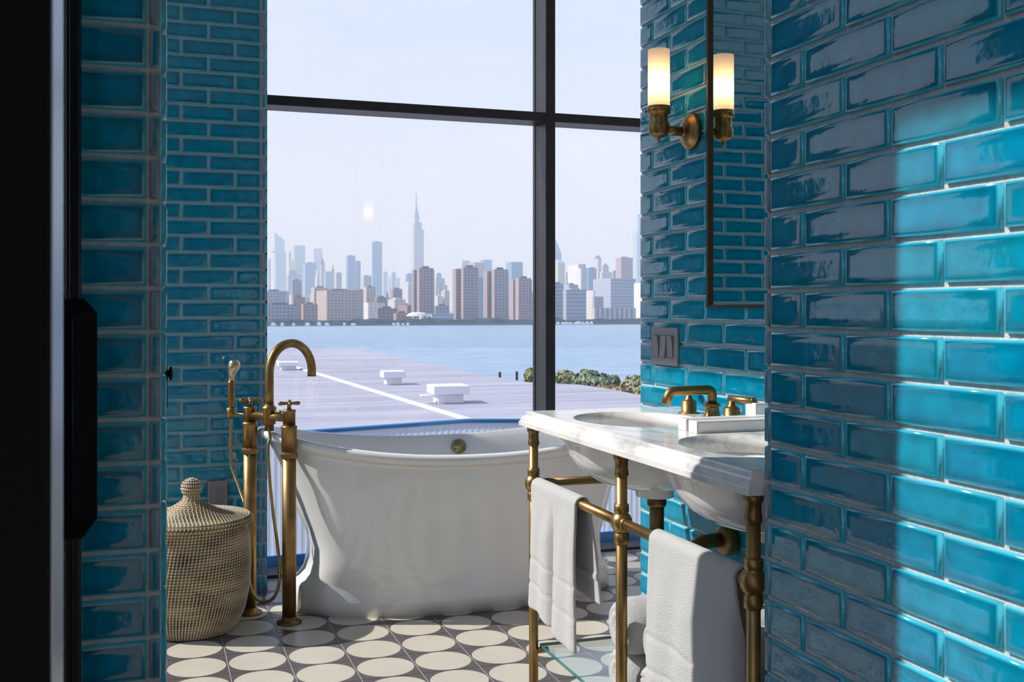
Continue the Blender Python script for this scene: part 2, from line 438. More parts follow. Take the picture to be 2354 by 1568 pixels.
# near black steel door, seen almost edge on
d1 = empty('door_1', (-.2, .80, 0)); tag(d1, 'black steel door leaf standing open beside the tiled column', kind='structure')
MB().box((-.48, .750, .01), (-.0605, .843, 2.6), .002).build('stile', M['matte_black'], d1)
MB().box((-.0603, .754, .01), (-.0585, .843, 2.6), .0006).build('reflection_strip', plain('door_edge_reflection', (.30, .36, .47), .34, metal=1.0), d1)  # added strip; its blue-grey stands in for light reflected on the black edge
MB().box((-.90, .775, .01), (-.48, .815, 2.6), .002).build('door_panel', M['matte_black'], d1)


# ================================================================== THINGS INSIDE
# ------------------------------------------------------------------ bathtub
def bathtub():
    cx, cyy = 1.235, 4.365
    t = empty('bathtub', (cx, cyy, 0)); tag(t, 'white boat-shaped roll-top bathtub on a skirted plinth under the window', 'bathtub')
    SEG = 112
    def ring(a, b, z, sh, n):
        out = []
        for k in range(SEG):
            an = 2*PI*k/SEG; c, s_ = math.cos(an), math.sin(an)
            e = 2.0/n
            x = a*math.copysign(abs(c)**e, c); y = b*math.copysign(abs(s_)**e, s_)
            out.append((cx+x, cyy+y, z+sh*(abs(x)/.82)**2.2))
        return out
    A, B, RZ, SH = .822, .367, .630, .105
    # outer: plinth, ledge, waist, flaring hull, rolled rim; then the inside
    prof = [(.690,.318,0,0,2.15),(.689,.317,.060,0,2.15),(.684,.315,.100,0,2.2),(.674,.312,.114,0,2.3),(.656,.309,.124,0,2.5),
            (.632,.306,.150,0,3.0),(.616,.304,.200,0,3.6),(.612,.304,.255,0,3.9),(.630,.308,.320,.01,3.9),(.664,.316,.400,.03,3.5),
            (.702,.326,.470,.055,3.0),(.738,.335,.530,.078,2.65),(.766,.341,.570,.092,2.4),(.778,.343,.590,.097,2.3)]
    r = .0215
    for k in range(9):
        an = -PI*.5+k*(PI*1.22)/8          # roll of the rim, outside to inside
        d = r-r*math.cos(an)
        prof.append((A-d, B-d, RZ-r+r*math.sin(an), SH, 2.25))
    prof += [(.762,.316,.600,SH*.95,2.25),(.742,.302,.560,SH*.8,2.25),(.712,.290,.480,SH*.5,2.2),(.668,.272,.380,.02,2.3),(.618,.252,.280,0,2.4),(.560,.225,.210,0,2.4),(.470,.180,.185,0,2.3),(.25,.10,.178,0,2.1)]
    vs = []; fs = []
    for p in prof: vs += ring(*p)
    for i in range(len(prof)-1):
        for k in range(SEG):
            k2 = (k+1) % SEG; fs.append((i*SEG+k, i*SEG+k2, (i+1)*SEG+k2, (i+1)*SEG+k))
    fs.append(tuple(range(SEG))[::-1]); b = (len(prof)-1)*SEG; fs.append(tuple(b+k for k in range(SEG)))
    m = MB(); m.add(vs, fs, True); o = m.build('tub_shell', M['enamel'], t)
    # overflow plate on the far inner side
    yo = cyy+.3045; c = (1.335, yo-.006, .578)
    pl = MB().lathe([(.034, 0), (.034, .006), (.031, .010), (.0, .0115)], c, (0, -1, .12), 40).build('overflow_plate', M['brass_dull'], t)
    for sx in (-.019, .020):
        MB().lathe([(.0052, 0), (.0052, .002), (.004, .0035), (0, .0036)], (c[0]+sx, c[1]-.0095, c[2]-.010), (0, -1, .12), 14).build('screw', M['screw'], pl)
bathtub()

# ------------------------------------------------------------------ floor-standing tub filler
def tub_filler():
    Apt = Vector((.511, 4.139, 0)); Bpt = Vector((.381, 4.319, 0))
    dv = (Bpt-Apt).normalized(); nv = Vector((.81, .585, 0)).normalized(); mid = (Apt+Bpt)/2
    t = empty('tub_filler', (mid.x, mid.y, 0)); tag(t, 'aged brass floor-standing bath filler with gooseneck spout and hand shower', 'faucet')
    for P in (Apt, Bpt):
        x, y, _ = P
        leg = MB().lathe([(.026, .004), (.0262, .30), (.0262, .655)], P, seg=32).build('leg', M['brass'], t)
        MB().lathe([(.048, 0), (.048, .005), (.045, .009), (.030, .011), (.028, .022), (.0255, .026)], P, seg=40).build('floor_flange', M['brass_dark'], leg)
        MB().lathe([(.025, .628), (.032, .632), (.033, .648), (.030, .655), (.027, .658)], P, seg=8, smooth=False).build('nut', M['brass'], leg)
        MB().lathe([(.0290, .655), (.0290, .742), (.0308, .746), (.0308, .753), (.024, .757)], P, seg=32).build('sleeve', M['brass'], leg)
        MB().lathe([(.0235, .752), (.0235, .806), (.0265, .808), (.0265, .815), (.010, .818)], P, seg=32).build('valve_body', M['brass'], t)
        h = MB().lathe([(.0085, .815), (.0075, .830), (.0085, .848), (.005, .853), (0, .854)], P, seg=20)
        hd = RV*.95+FV*.3; hd.normalize()
        for q in (hd, -hd, hd.cross(Vector((0, 0, 1))), -hd.cross(Vector((0, 0, 1)))):
            c = P+Vector((0, 0, .840))
            h.tube([c+q*.004, c+q*.018, c+q*.030, c+q*.038, c+q*.042], [.0048, .0062, .0078, .0072, .003], 14)
        h.build('cross_handle', M['brass'], t)
    Z = .783
    MB().tube([Apt+Vector((0, 0, Z)), Bpt+Vector((0, 0, Z))], .0155, 24).build('crossbar', M['brass'], t)
    MB().lathe([(.018, .728), (.018, .752), (.0245, .755), (.0245, .808), (.028, .811), (.028, .820), (.021, .823), (.0175, .832)], (mid.x, mid.y, 0), seg=32).build('diverter_body', M['brass'], t)
    k = mid+Vector((0, 0, .792))+dv*-.0
    MB().tube([k+nv*.02, k+nv*.045], [.006, .006], 14).lathe([(.004, 0), (.012, .004), (.013, .010), (.008, .016), (0, .017)], k+nv*.043, nv, 20).build('diverter_knob', M['brass'], t)
    # gooseneck
    R = .113; base = mid+Vector((0, 0, .0)); pts = [base+Vector((0, 0, .825)), base+Vector((0, 0, .89))]
    for i in range(0, 25):
        a = PI*i/24; pts.append(base+nv*(R-R*math.cos(a))+Vector((0, 0, .952+R*math.sin(a))))
    pts.append(base+nv*(2*R)+Vector((0, 0, .928)))
    MB().tube(pts, .0172, 24).build('spout', M['brass'], t)
    # hand shower on its cradle
    cr = Bpt+dv*.112
    MB().tube([Bpt+Vector((0, 0, Z)), cr+Vector((0, 0, Z))], .0045, 14).build('cradle_rod', M['brass'], t)
    MB().lathe([(.015, .768), (.019, .770), (.019, .802), (.015, .806), (.012, .806)], cr, seg=28).build('cradle', M['brass'], t)
    hs = MB().lathe([(.011, .80), (.009, .815), (.013, .832), (.0135, .838), (.0135, .905), (.0125, .912)], cr, seg=24).build('hand_shower', M['brass'], t)
    hp = [(0, .910), (.000, .926), (.001, .938), (.003, .950), (.007, .962), (.011, .974), (.015, .986), (.018, .995), (.020, 1.000)]
    MB().tube([cr+Vector((0, 0, z))+RV*o_ for o_, z in hp], [.0118, .0120, .0140, .0190, .0235, .0250, .0225, .0150, .003], 28).build('shower_head', M['brass_pale'], hs)
    # hose
    q = mid+Vector((0, 0, 0))-FV*.012
    HP = [cr+Vector((0, 0, .765)), at_fwd(531, 1060, 4.30), at_fwd(549, 1120, 4.26), at_fwd(571, 1190, 4.18), at_fwd(572, 1260, 4.15), at_fwd(572, 1325, 4.13), at_fwd(582, 1366, 4.12), at_fwd(604, 1384, 4.11),
          at_fwd(629, 1374, 4.10), at_fwd(642, 1336, 4.10), at_fwd(640, 1270, 4.10), at_fwd(628, 1180, 4.11), at_fwd(619, 1090, 4.12), at_fwd(616, 1030, 4.12), at_fwd(621, 1005, 4.13), q+Vector((0, 0, .742))]
    def spline(P, n=9):
        out = []
        for i in range(len(P)-1):
            p0 = P[max(i-1, 0)]; p1 = P[i]; p2 = P[i+1]; p3 = P[min(i+2, len(P)-1)]
            for j in range(n):
                u = j/n
                out.append(.5*((2*p1)+(p2-p0)*u+(2*p0-5*p1+4*p2-p3)*u*u+(3*p1-p0-3*p2+p3)*u**3))
        out.append(P[-1]); return out
    sp = spline([Vector(p) for p in HP], 36)
    MB().tube(sp, [.0068 if i % 2 else .0056 for i in range(len(sp))], 12).build('hose', M['brass_dull'], t)
tub_filler()

# ------------------------------------------------------------------ seagrass basket
def basket_mat(name, a, b):
    m, nt, N, bs = new_mat(name)
    tc = N.new('ShaderNodeTexCoord'); mp = N.new('ShaderNodeMapping'); mp.inputs['Scale'].default_value = (5, 5, 17)
    nt.links.new(tc.outputs['Object'], mp.inputs[0])
    nz = N.new('ShaderNodeTexNoise'); nz.inputs['Scale'].default_value = 1.0; nz.inputs['Detail'].default_value = 6; nt.links.new(mp.outputs[0], nz.inputs['Vector'])
    r = N.new('ShaderNodeValToRGB'); r.color_ramp.elements[0].position = .36; r.color_ramp.elements[1].position = .64
    r.color_ramp.elements[0].color = (*a, 1); r.color_ramp.elements[1].color = (*b, 1)
    nt.links.new(nz.outputs['Fac'], r.inputs[0]); nt.links.new(r.outputs[0], bs.inputs['Base Color']); bs.inputs['Roughness'].default_value = .6
    n2 = N.new('ShaderNodeTexNoise'); n2.inputs['Scale'].default_value = 220; nt.links.new(tc.outputs['Object'], n2.inputs['Vector'])
    bp = N.new('ShaderNodeBump'); bp.inputs['Strength'].default_value = .6; bp.inputs['Distance'].default_value = .002
    nt.links.new(n2.outputs['Fac'], bp.inputs['Height']); nt.links.new(bp.outputs[0], bs.inputs['Normal'])
    return m
def basket():
    c = Vector((.155, 4.185, 0)); t = empty('laundry_basket', c); tag(t, 'round lidded seagrass basket with knob handle standing by the outlet', 'basket')
    tan = basket_mat('seagrass', (.075, .042, .015), (.46, .33, .17)); stitch = plain('pale_stitch', (.86, .77, .61), .6)
    def rad(z):
        P = [(0, .158), (.03, .178), (.08, .198), (.16, .213), (.24, .217), (.32, .213), (.40, .203)]
        for (z0, r0), (z1, r1) in zip(P, P[1:]):
            if z <= z1:
                u = (z-z0)/(z1-z0); return r0+(r1-r0)*u
        return P[-1][1]
    def coils(P, rr):            # P: list of coil centres (r, z, outward angle); scalloped surface through them
        prof = []
        for (r, z, a) in P:
            for k in (-2, -1, 0, 1, 2):
                b = a+k*PI/4.6; prof.append((r+rr*math.cos(b)*1.0, z+rr*math.sin(b)))
        return prof
    def stitches(P, rr, n_of):
        m = MB()
        for i, (r, z, a) in enumerate(P):
            n = n_of(r); off = .13*i
            for k in range(n):
                an = 2*PI*(k+off % 1)/n; ca, sa = math.cos(an), math.sin(an)
                o = Vector((c.x, c.y, 0))
                def pt(b, d, tw):
                    rho = r+math.cos(b)*d; zz = z+math.sin(b)*d
                    return Vector((c.x+rho*ca-tw*sa, c.y+rho*sa+tw*ca, zz))
                w = .0017; d1 = rr*1.18; sl = .0012
                vs = []
                for b, s_ in ((a-.80, -1), (a-.35, -.4), (a+.35, .4), (a+.80, 1)):
                    dd = d1 if abs(b-a) < .6 else rr*1.0
                    vs += [pt(b, dd, -w+sl*s_), pt(b, dd+.0006, sl*s_), pt(b, dd, w+sl*s_)]
                fs = []
                for q in range(3):
                    for j in range(2): fs.append((q*3+j, q*3+j+1, q*3+4+j, q*3+3+j))
                m.add(vs, fs, True)
        return m
    NB = 38; rr = .0056
    body = [(rad(.005+i*.400/NB)-rr, .006+i*.400/NB, 0.0) for i in range(NB)]
    m = MB().lathe([(.02, 0)]+coils(body, rr), (c.x, c.y, 0), seg=96, caps=True).build('body', tan, t)
    st = stitches(body, rr, lambda r: 104).build('stitching', stitch, m); tag(st, kind='stuff')
    # lid: brim, shallow cone, waist and ball knob
    L = []
    L.append((.2170, .404, -.5)); L.append((.2180, .413, .3))
    r = .219
    NL = 19
    for i in range(NL):
        u = i/(NL-1); r = .210-(.210-.028)*u; z = .420+.018*u+.044*u**3.0
        L.append((r, z, PI/2-.25-.45*u*u))
    L += [(.026, .489, .6), (.023, .497, .1)]
    K = []
    for i in range(8):
        a = -1.15+i*(2.5/7); K.append((.0005+.033*math.cos(a), .529+.031*math.sin(a), a))
    lid = MB().lathe([(.19, .402)]+coils(L, .0062)+[(.02, .50)], (c.x, c.y, 0), seg=96).build('lid', tan, t)
    stl = stitches(L, .0062, lambda r: max(16, int(r*470))).build('stitching', stitch, lid); tag(stl, kind='stuff')
    kn = MB().lathe([(.018, .495)]+coils(K, .0055)+[(.002, .562)], (c.x, c.y, 0), seg=48).build('knob', tan, t)
    stk = stitches(K, .0055, lambda r: max(8, int(r*900))).build('stitching', stitch, kn); tag(stk, kind='stuff')
basket()

# ------------------------------------------------------------------ outlet and switch plates
def outlet():
    p = at_fwd(500, 1137, YL/ray(500)[1]); cx, cz = p.x, p.z; y = YL-.008
    t = empty('wall_outlet', (cx, y, cz)); tag(t, 'grey two-socket outlet plate behind the basket lid', 'outlet')
    MB().box((cx-.040, y-.006, cz-.060), (cx+.040, y+.001, cz+.060), .0025).build('plate', M['chrome_grey'], t)
    ins = MB().box((cx-.017, y-.0085, cz-.034), (cx+.017, y-.005, cz+.034), .0015).build('socket_insert', M['chrome_grey'], t)
    for dz in (.017, -.017):
        m = MB()
        for dx in (-.0065, .0065): m.box((cx+dx-.0009, y-.0089, cz+dz+.001), (cx+dx+.0009, y-.008, cz+dz+.009))
        m.lathe([(.0025, 0), (.0025, .0006)], (cx, y-.0083, cz+dz-.006), (0, -1, 0), 12)
        m.build('socket_slots', M['slot'], ins)
outlet()
def switch():
    t = empty('light_switch', (XR-.009, 2.981, 1.084)); tag(t, 'grey three-rocker light switch plate on the brick wall', 'light switch')
    x = XR-.0088; y0, y1 = 2.893, 3.069; z0, z1 = 1.026, 1.143
    MB().box((x-.008, y0, z0), (x+.001, y1, z1), .0025).build('plate', M['chrome_grey'], t)
    for i, yy in enumerate((3.030, 2.981, 2.935)):
        MB().box((x-.0086, yy-.017, 1.050), (x-.0079, yy+.017, 1.119)).build('recess', M['slot'], t)
        a = (.004, -.004, .004)[i]
        v = [(x-.0088-.0005, yy-.0155, 1.0515), (x-.0088-.0005, yy+.0155, 1.0515), (x-.011, yy+.0155, 1.0845), (x-.011, yy-.0155, 1.0845), (x-.0092-.002-a, yy-.0155, 1.1175), (x-.0092-.002-a, yy+.0155, 1.1175)]
        if a < 0: v = [(px if k in (2, 3) else (x-.0155 if k < 2 else x-.009), py, pz) for k, (px, py, pz) in enumerate(v)]
        b = [(x-.008, q[1], q[2]) for q in v]
        MB().add(v+b, [(0, 1, 2, 3), (3, 2, 5, 4), (0, 3, 9, 6), (3, 4, 10, 9), (1, 7, 8, 2), (2, 8, 11, 5), (4, 5, 11, 10), (0, 6, 7, 1)]).build('rocker', M['switch'], t)
switch()

# ------------------------------------------------------------------ washstand: brass frame, glass shelf
LX = 1.055; LEGY = (2.900, 2.295, 1.717); RZ = .697; SLB = .863
def washstand():
    t = empty('washstand', (1.25, 2.3, 0)); tag(t, 'aged brass console washstand frame with rails and glass shelf', 'washstand')
    for y in LEGY:
        P = (LX, y, 0)
        lg = MB().lathe([(.0135, 0), (.0135, SLB-.002)], P, seg=28).build('leg', M['brass'], t)
        MB().lathe([(.0135, .805), (.0165, .808), (.0165, .818), (.0150, .822), (.0150, .842), (.0185, .847), (.0195, .862)], P, seg=28).build('capital', M['brass_dark'], lg)
        MB().lathe([(.0145, .742), (.0175, .740), (.0175, .722), (.0145, .719), (.0195, .716), (.0245, .706), (.0255, RZ), (.0245, .688), (.0195, .678), (.0145, .675), (.0178, .672), (.0178, .650), (.0150, .647)][::-1], P, seg=32).build('ball_joint', M['brass'], lg)
        MB().lathe([(.0135, 0), (.026, .001), (.027, .006), (.020, .014), (.0145, .020)], P, seg=28).build('foot', M['brass_dark'], lg)
    for a, b in ((LEGY[1], LEGY[0]), (LEGY[2], LEGY[1])):
        MB().tube([(LX, a+.02, RZ), (LX, b-.02, RZ)], .0125, 24).build('front_rail', M['brass'], t)
        MB().lathe([(.0165, 0), (.0165, .008), (.013, .011)], (LX, a+.021, RZ), (0, 1, 0), 24).build('rail_collar', M['brass_dark'], t)
        MB().lathe([(.0165, 0), (.0165, .008), (.013, .011)], (LX, b-.021, RZ), (0, -1, 0), 24).build('rail_collar', M['brass_dark'], t)
    for y in (LEGY[0], LEGY[2]):
        r = MB().tube([(LX+.02, y, RZ), (XR-.011, y, RZ)], .0125, 24).build('side_rail', M['brass_dark'], t)
        MB().lathe([(.026, 0), (.026, .008), (.016, .018), (.013, .019)], (XR-.010, y, RZ), (-1, 0, 0), 28).build('wall_flange', M['brass_dark'], r)
    SZ = .224
    g = MB().box((LX+.018, LEGY[2]-.02, SZ), (1.515, LEGY[0]-.006, SZ+.0095)).build('glass_shelf', M['shelf_glass'], t)
    MB().box((LX+.0165, LEGY[2]-.02, SZ+.0003), (LX+.0178, LEGY[0]-.006, SZ+.0092)).build('polished_edge', M['shelf_edge'], g)
    MB().box((LX+.018, LEGY[0]-.0058, SZ+.0003), (1.515, LEGY[0]-.0045, SZ+.0092)).build('polished_edge', M['shelf_edge'], g)
    for y in LEGY:
        MB().tube([(LX+.010, y-.012, SZ-.008), (LX+.040, y-.012, SZ-.008)], .0085, 18).tube([(LX, y, SZ-.008), (LX+.016, y-.012, SZ-.008)], .007, 14).build('shelf_bracket', M['brass'], t)
washstand()

BAS = ((1.242, 2.600), (1.250, 2.010)); BAX, BAY = .166, .205
def countertop():
    x0, x1, y0, y1 = 1.020, XR-.011, 1.676, 2.931
    t = empty('marble_countertop', ((x0+x1)/2, (y0+y1)/2, SLB)); tag(t, 'veined white marble vanity top with ogee edge and two oval basins', 'countertop')
    bm = bmesh.new()
    prof = [(0, 0), (0, .012), (.0035, .0135), (.0045, .018), (.006, .022), (.010, .027), (.0155, .0300), (.0165, .0330), (.0175, .0385), (.021, .0415), (.025, .0420)]
    loops = []
    for ins, z in prof:       # back edge (against the wall) stays square
        loops.append([bm.verts.new((x0+ins, y0+ins, SLB+z)), bm.verts.new((x1, y0+ins, SLB+z)), bm.verts.new((x1, y1-ins, SLB+z)), bm.verts.new((x0+ins, y1-ins, SLB+z))])
    for a, b in zip(loops, loops[1:]):
        for i in range(4):
            j = (i+1) % 4; bm.faces.new((a[i], a[j], b[j], b[i]))
    NS = 64
    holes = {}
    for zi, z in ((0, SLB), (1, SLB+.042)):
        ol = loops[0] if zi == 0 else loops[-1]
        ed = [bm.edges.get((ol[i], ol[(i+1) % 4])) for i in range(4)]
        for hi, (hx, hy) in enumerate(BAS):
            hv = [bm.verts.new((hx+BAX*math.cos(2*PI*k/NS), hy+BAY*math.sin(2*PI*k/NS), z)) for k in range(NS)]
            holes[(zi, hi)] = hv
            ed += [bm.edges.new((hv[k], hv[(k+1) % NS])) for k in range(NS)]
        bmesh.ops.triangle_fill(bm, use_beauty=True, use_dissolve=False, edges=ed)
    for hi in range(2):
        a, b = holes[(0, hi)], holes[(1, hi)]
        for k in range(NS):
            k2 = (k+1) % NS; f = bm.faces.new((a[k2], a[k], b[k], b[k2])); f.smooth = True
    bmesh.ops.recalc_face_normals(bm, faces=bm.faces[:])
    me = bpy.data.meshes.new('slab'); bm.to_mesh(me); bm.free(); me.materials.append(M['marble'])
    me.transform(Matrix.Translation(-Vector(t.location)))
    o = bpy.data.objects.new('slab', me); link(o, t)
    # short upstand of marble against the wall
    for hi, (hx, hy) in enumerate(BAS):
        # undermount bowl: inside then outside surface
        m = MB(); NS = 56; inn = []; rings = []
        dx, dy = .055, -.02
        def rg(f, z, off): return [(hx+dx*(1-f)*1.0+(BAX*f+off)*math.cos(2*PI*k/NS), hy+dy*(1-f)+(BAY*f+off)*math.sin(2*PI*k/NS), z) for k in range(NS)]
        P = [(1.16, SLB-.0012, 0), (1.0, SLB-.0012, .004), (.985, SLB-.02, 0), (.93, SLB-.055, 0), (.82, SLB-.090, 0), (.64, SLB-.115, 0), (.40, SLB-.128, 0), (.12, SLB-.134, 0)]
        Q = [(.12, SLB-.165, .012), (.22, SLB-.164, .012), (.235, SLB-.138, .012), (.45, SLB-.137, .008), (.70, SLB-.120, .010), (.88, SLB-.093, .012), (1.0, SLB-.055, .012), (1.06, SLB-.020, .012), (1.10, SLB-.012, .010), (1.16, SLB-.012, 0)]
        al = [rg(*p) for p in P]+[rg(*p) for p in Q]; vs = [v for r in al for v in r]; fs = []
        for i in range(len(al)):
            j = (i+1) % len(al)
            for k in range(NS):
                k2 = (k+1) % NS; fs.append((i*NS+k, j*NS+k, j*NS+k2, i*NS+k2))
        m.add(vs, fs, True); b = m.build('basin', M['ceramic'], t)
        MB().lathe([(.026, 0), (.026, .004), (.012, .005), (.011, -.002)], (hx+dx*.88, hy+dy*.88, SLB-.1345), seg=24).build('drain', M['brass'], b)
countertop()

def drain_trap():
    hx, hy = BAS[0][0]+.055*.88, BAS[0][1]-.02*.88
    t = empty('drain_trap', (hx, hy, .5)); tag(t, 'bronzed brass sink drain with curved trap running to the brick wall', 'drain pipe')
    MB().tube([(hx, hy, SLB-.166), (hx, hy, SLB-.34), (hx, hy, .47)], .0195, 24).lathe([(.023, 0), (.026, .006), (.026, .020), (.021, .026)], (hx, hy, SLB-.192), seg=28).build('tailpiece', M['brass_dark'], t)
    pts = [(hx, hy, .472)]
    for k in range(13):
        a = PI+PI*k/12*.80; pts.append((hx+.043+.043*math.cos(a), hy, .46+.043*math.sin(a)))
    pts += [(hx+.097, hy, .50), (hx+.103, hy, .535), (hx+.116, hy, .556), (hx+.140, hy, .566), (hx+.165, hy, .567), (XR-.012, hy, .567)]
    MB().tube(pts, .0195, 24).build('trap_bend', M['brass_dark'], t)
    MB().lathe([(.042, 0), (.043, .012), (.041, .030), (.034, .038), (.021, .040)], (XR-.0095, hy, .567), (-1, 0, 0), 32).build('wall_flange', M['brass_dark'], t)
drain_trap()

def basin_faucet():
    sx, sy, z0 = 1.45, 2.568, SLB+.0418
    t = empty('basin_faucet', (sx, sy, z0)); tag(t, 'aged brass widespread basin faucet with low square spout and lever handles', 'faucet')
    # spout
    MB().lathe([(.026, 0), (.026, .002), (.021, .010), (.0185, .022), (.0180, .030), (.0225, .032), (.0225, .038), (.0165, .041)], (sx, sy, z0), seg=32).build('spout_base', M['brass'], t)
    pts = [(sx, sy, z0+.035), (sx, sy, z0+.062)]
    for k in range(1, 8):
        a = PI/2*k/7; pts.append((sx-.014+.014*math.cos(a), sy, z0+.062+.014*math.sin(a)))
    pts += [(sx-.06, sy, z0+.0755), (sx-.115, sy, z0+.0745)]
    for k in range(1, 7):
        a = 1.35*k/6; pts.append((sx-.115-.020*math.sin(a), sy, z0+.0745-.020*(1-math.cos(a))))
    pts.append((sx-.141, sy, z0+.040))
    MB().tube(pts, .0128, 24).build('spout', M['brass'], t)
    for y, lv in ((2.700, Vector((.55, .83, 0))), (2.466, Vector((.12, -1, 0)))):
        P = Vector((sx, y, z0)); lv.normalize()
        hb = MB().lathe([(.030, 0), (.030, .0025), (.0215, .0035), (.0215, .034), (.0195, .0365)], P, seg=32).build('handle_base', M['brass'], t)
        hl = MB().lathe([(.015, .036), (.0125, .041), (.009, .044), (.008, .056)], P, seg=24)
        c = P+Vector((0, 0, .059))
        hl.tube([c-lv*.008, c+lv*.02, c+lv*.090], [.0085, .0092, .0098], 22)
        hl.build('lever', M['brass'], hb)
        MB().lathe([(.0105, 0), (.0105, .006), (.0075, .007), (.0075, .0062), (.0035, .0062), (.003, .0075), (0, .0076)], c+lv*.088, lv, 24).build('lever_cap', M['brass_dark'], hb)
basin_faucet()

# ------------------------------------------------------------------ boxes on the marble
def amenity_box(y0, y1, xa, xb, h, label, n=1):
    z0 = SLB+.0422; t = empty('amenity_box', ((xa+xb)/2, (y0+y1)/2, z0)); tag(t, label, 'box')
    MB().box((xa, y0, z0), (xb, y1, z0+h), .001).build('box_body', M['white_box'], t)
    m = MB(); e = .0004; w = .0006
    for (a, b) in ((xa+.003, xb-.003),):   # fine drawn border on the side facing the door
        m.box((a, y0-e, z0+.003), (b, y0, z0+.003+w)); m.box((a, y0-e, z0+h-.003-w), (b, y0, z0+h-.003))
        m.box((a, y0-e, z0+.003), (a+w, y0, z0+h-.003)); m.box((b-w, y0-e, z0+.003), (b, y0, z0+h-.003))
    m.build('border_line', M['line_grey'], t)
amenity_box(2.246, 2.286, 1.227, 1.50, .0285, 'long white box with grey border line lying in front on the marble')
amenity_box(2.303, 2.343, 1.229, 1.50, .0285, 'long white box lying behind its twin, next to the faucet')
amenity_box(2.352, 2.400, 1.452, 1.515, .056, 'taller plain white box against the wall by the faucet lever')

# ------------------------------------------------------------------ towels
def hung_towel(label, y0, y1, zo, zi, lobes, seed, flare=0.0):
    """folded towel over the front rail: out-facing panel down to zo, inner panel down to zi; lobes: pleat centres"""
    rnd = random.Random(seed); NV = 60
    path = []     # (x offset from rail, z, s)
    R = .019
    n1 = 44
    for i in range(n1+1): z = zo+(RZ-zo)*i/n1; path.append((-R, z, 'o', (RZ-z)))
    for i in range(1, 12): a = PI-PI*i/12; path.append((R*math.cos(a), RZ+R*math.sin(a), 't', 0))
    for i in range(n1+1): z = RZ-(RZ-zi)*i/n1; path.append((R, z, 'i', (RZ-z)))
    vs = []
    ph = [rnd.uniform(0, 6.28) for _ in range(6)]
    for (px, z, sd_, d) in path:
        for j in range(NV+1):
            v = j/NV; y = y0+(y1-y0)*v
            s_ = min(1, d/.12)
            x = px
            if sd_ == 'o':
                crease = 0
                for c in lobes: crease = max(crease, math.exp(-((v-c)/.03)**2))
                x += -.009*s_+.027*crease*s_*min(1, .45+d*2.2)
                x += -.003*math.sin(v*9+ph[0]+d*5)*s_-.0025*math.sin(v*21+ph[1]-d*7)*s_
                x += -.006*d
                yy = y+(v-.5)*(.02*d/.35)+flare*d*(v-.2)*0
                edge = min(v, 1-v)
                x += .010*math.exp(-edge/.03)*s_
                for q in (.085, .155, ):         # woven border bands
                    if abs((z-zo)-q) < .0045: x += .0038
                if (z-zo) < .006: x += .003
            elif sd_ == 'i':
                x += .005*s_+.048*d+.004*math.sin(v*8+ph[2]+d*6)*s_
                yy = y+(v-.55)*(.10*d/.3)*flare
                for q in (.075,):
                    if abs((z-zi)-q) < .0045: x -= .0038
            else: yy = y+.0015*math.sin(v*14+ph[3])
            zz = z
            if sd_ == 'o' and d > .02: zz += (.012*math.sin(v*5.1+ph[4])+.018*(v-.5))*(d/(RZ-zo))**2
            if sd_ == 'i' and d > .02: zz += (.010*math.sin(v*4+ph[5])-.02*(v-.5))*(d/(RZ-zi))**2
            vs.append((LX+x, yy, zz))
    NC = NV+1; fs = []
    for i in range(len(path)-1):
        for j in range(NV): fs.append((i*NC+j, i*NC+j+1, (i+1)*NC+j+1, (i+1)*NC+j))
    o = mesh_obj('hand_towel', vs, fs, M['towel'], smooth=True)
    sm = o.modifiers.new('thickness', 'SOLIDIFY'); sm.thickness = .010; sm.offset = 0.35; sm.use_rim = True
    sb = o.modifiers.new('soft', 'SUBSURF'); sb.levels = 1; sb.render_levels = 1
    tag(o, label, 'towel')
    return o
hung_towel('pleated white hand towel hanging over the brass rail next to the bathtub', 2.535, 2.865, .335, .435, (.47,), 3, flare=1.0)
hung_towel('white hand towel hanging half in shade between the end legs of the washstand', 1.752, 2.108, .335, .38, (.0,), 5, flare=.3)

def rolled(name, x0, x1, y, z, r, label, group, seed):
    rnd = random.Random(seed); m = MB(); SEG = 48
    L = x1-x0
    prof = [(.0, .006), (r*.2, .005), (r*.27, .009), (r*.33, .003), (r*.50, .002), (r*.56, .007), (r*.62, .002), (r*.74, .005), (r*.86, .013), (r*.95, .025), (r, .046)]
    sec = [(a, b) for a, b in prof]
    for k in range(1, 9): sec.append((r*(1+.006*math.sin(k*2+seed)), .046+(L-.092)*k/9))
    sec += [(a, L-b) for a, b in prof[::-1]]
    vs = []; fs = []; n = len(sec)
    p1 = rnd.uniform(0, 6)
    for (rr, d) in sec:
        for k in range(SEG):
            a = 2*PI*k/SEG; q = rr*(1+.014*math.sin(2*a+p1)+.005*math.sin(5*a+p1*2))
            zz = z+q*math.sin(a)*.97
            vs.append((x0+d, y+q*math.cos(a), max(zz, z-r*.985)))
    for i in range(n-1):
        for k in range(SEG): fs.append((i*SEG+k, i*SEG+(k+1) % SEG, (i+1)*SEG+(k+1) % SEG, (i+1)*SEG+k))
    m.add(vs, fs, True); o = m.build(name, M['towel']); tag(o, label, 'towel', group)
    return o
SH_T = .224+.0096
G = 'rolled towels on the glass shelf'
for i, y in enumerate((2.392, 2.250, 2.108, 1.966, 1.824)):
    rolled('rolled_towel', 1.083+.006*(i % 2), 1.49, y, SH_T+.0705, .0705, ('white rolled bath towel at the bathtub end of the bottom row on the glass shelf' if i == 0 else 'white rolled bath towel in the bottom row on the glass shelf'), G, i)
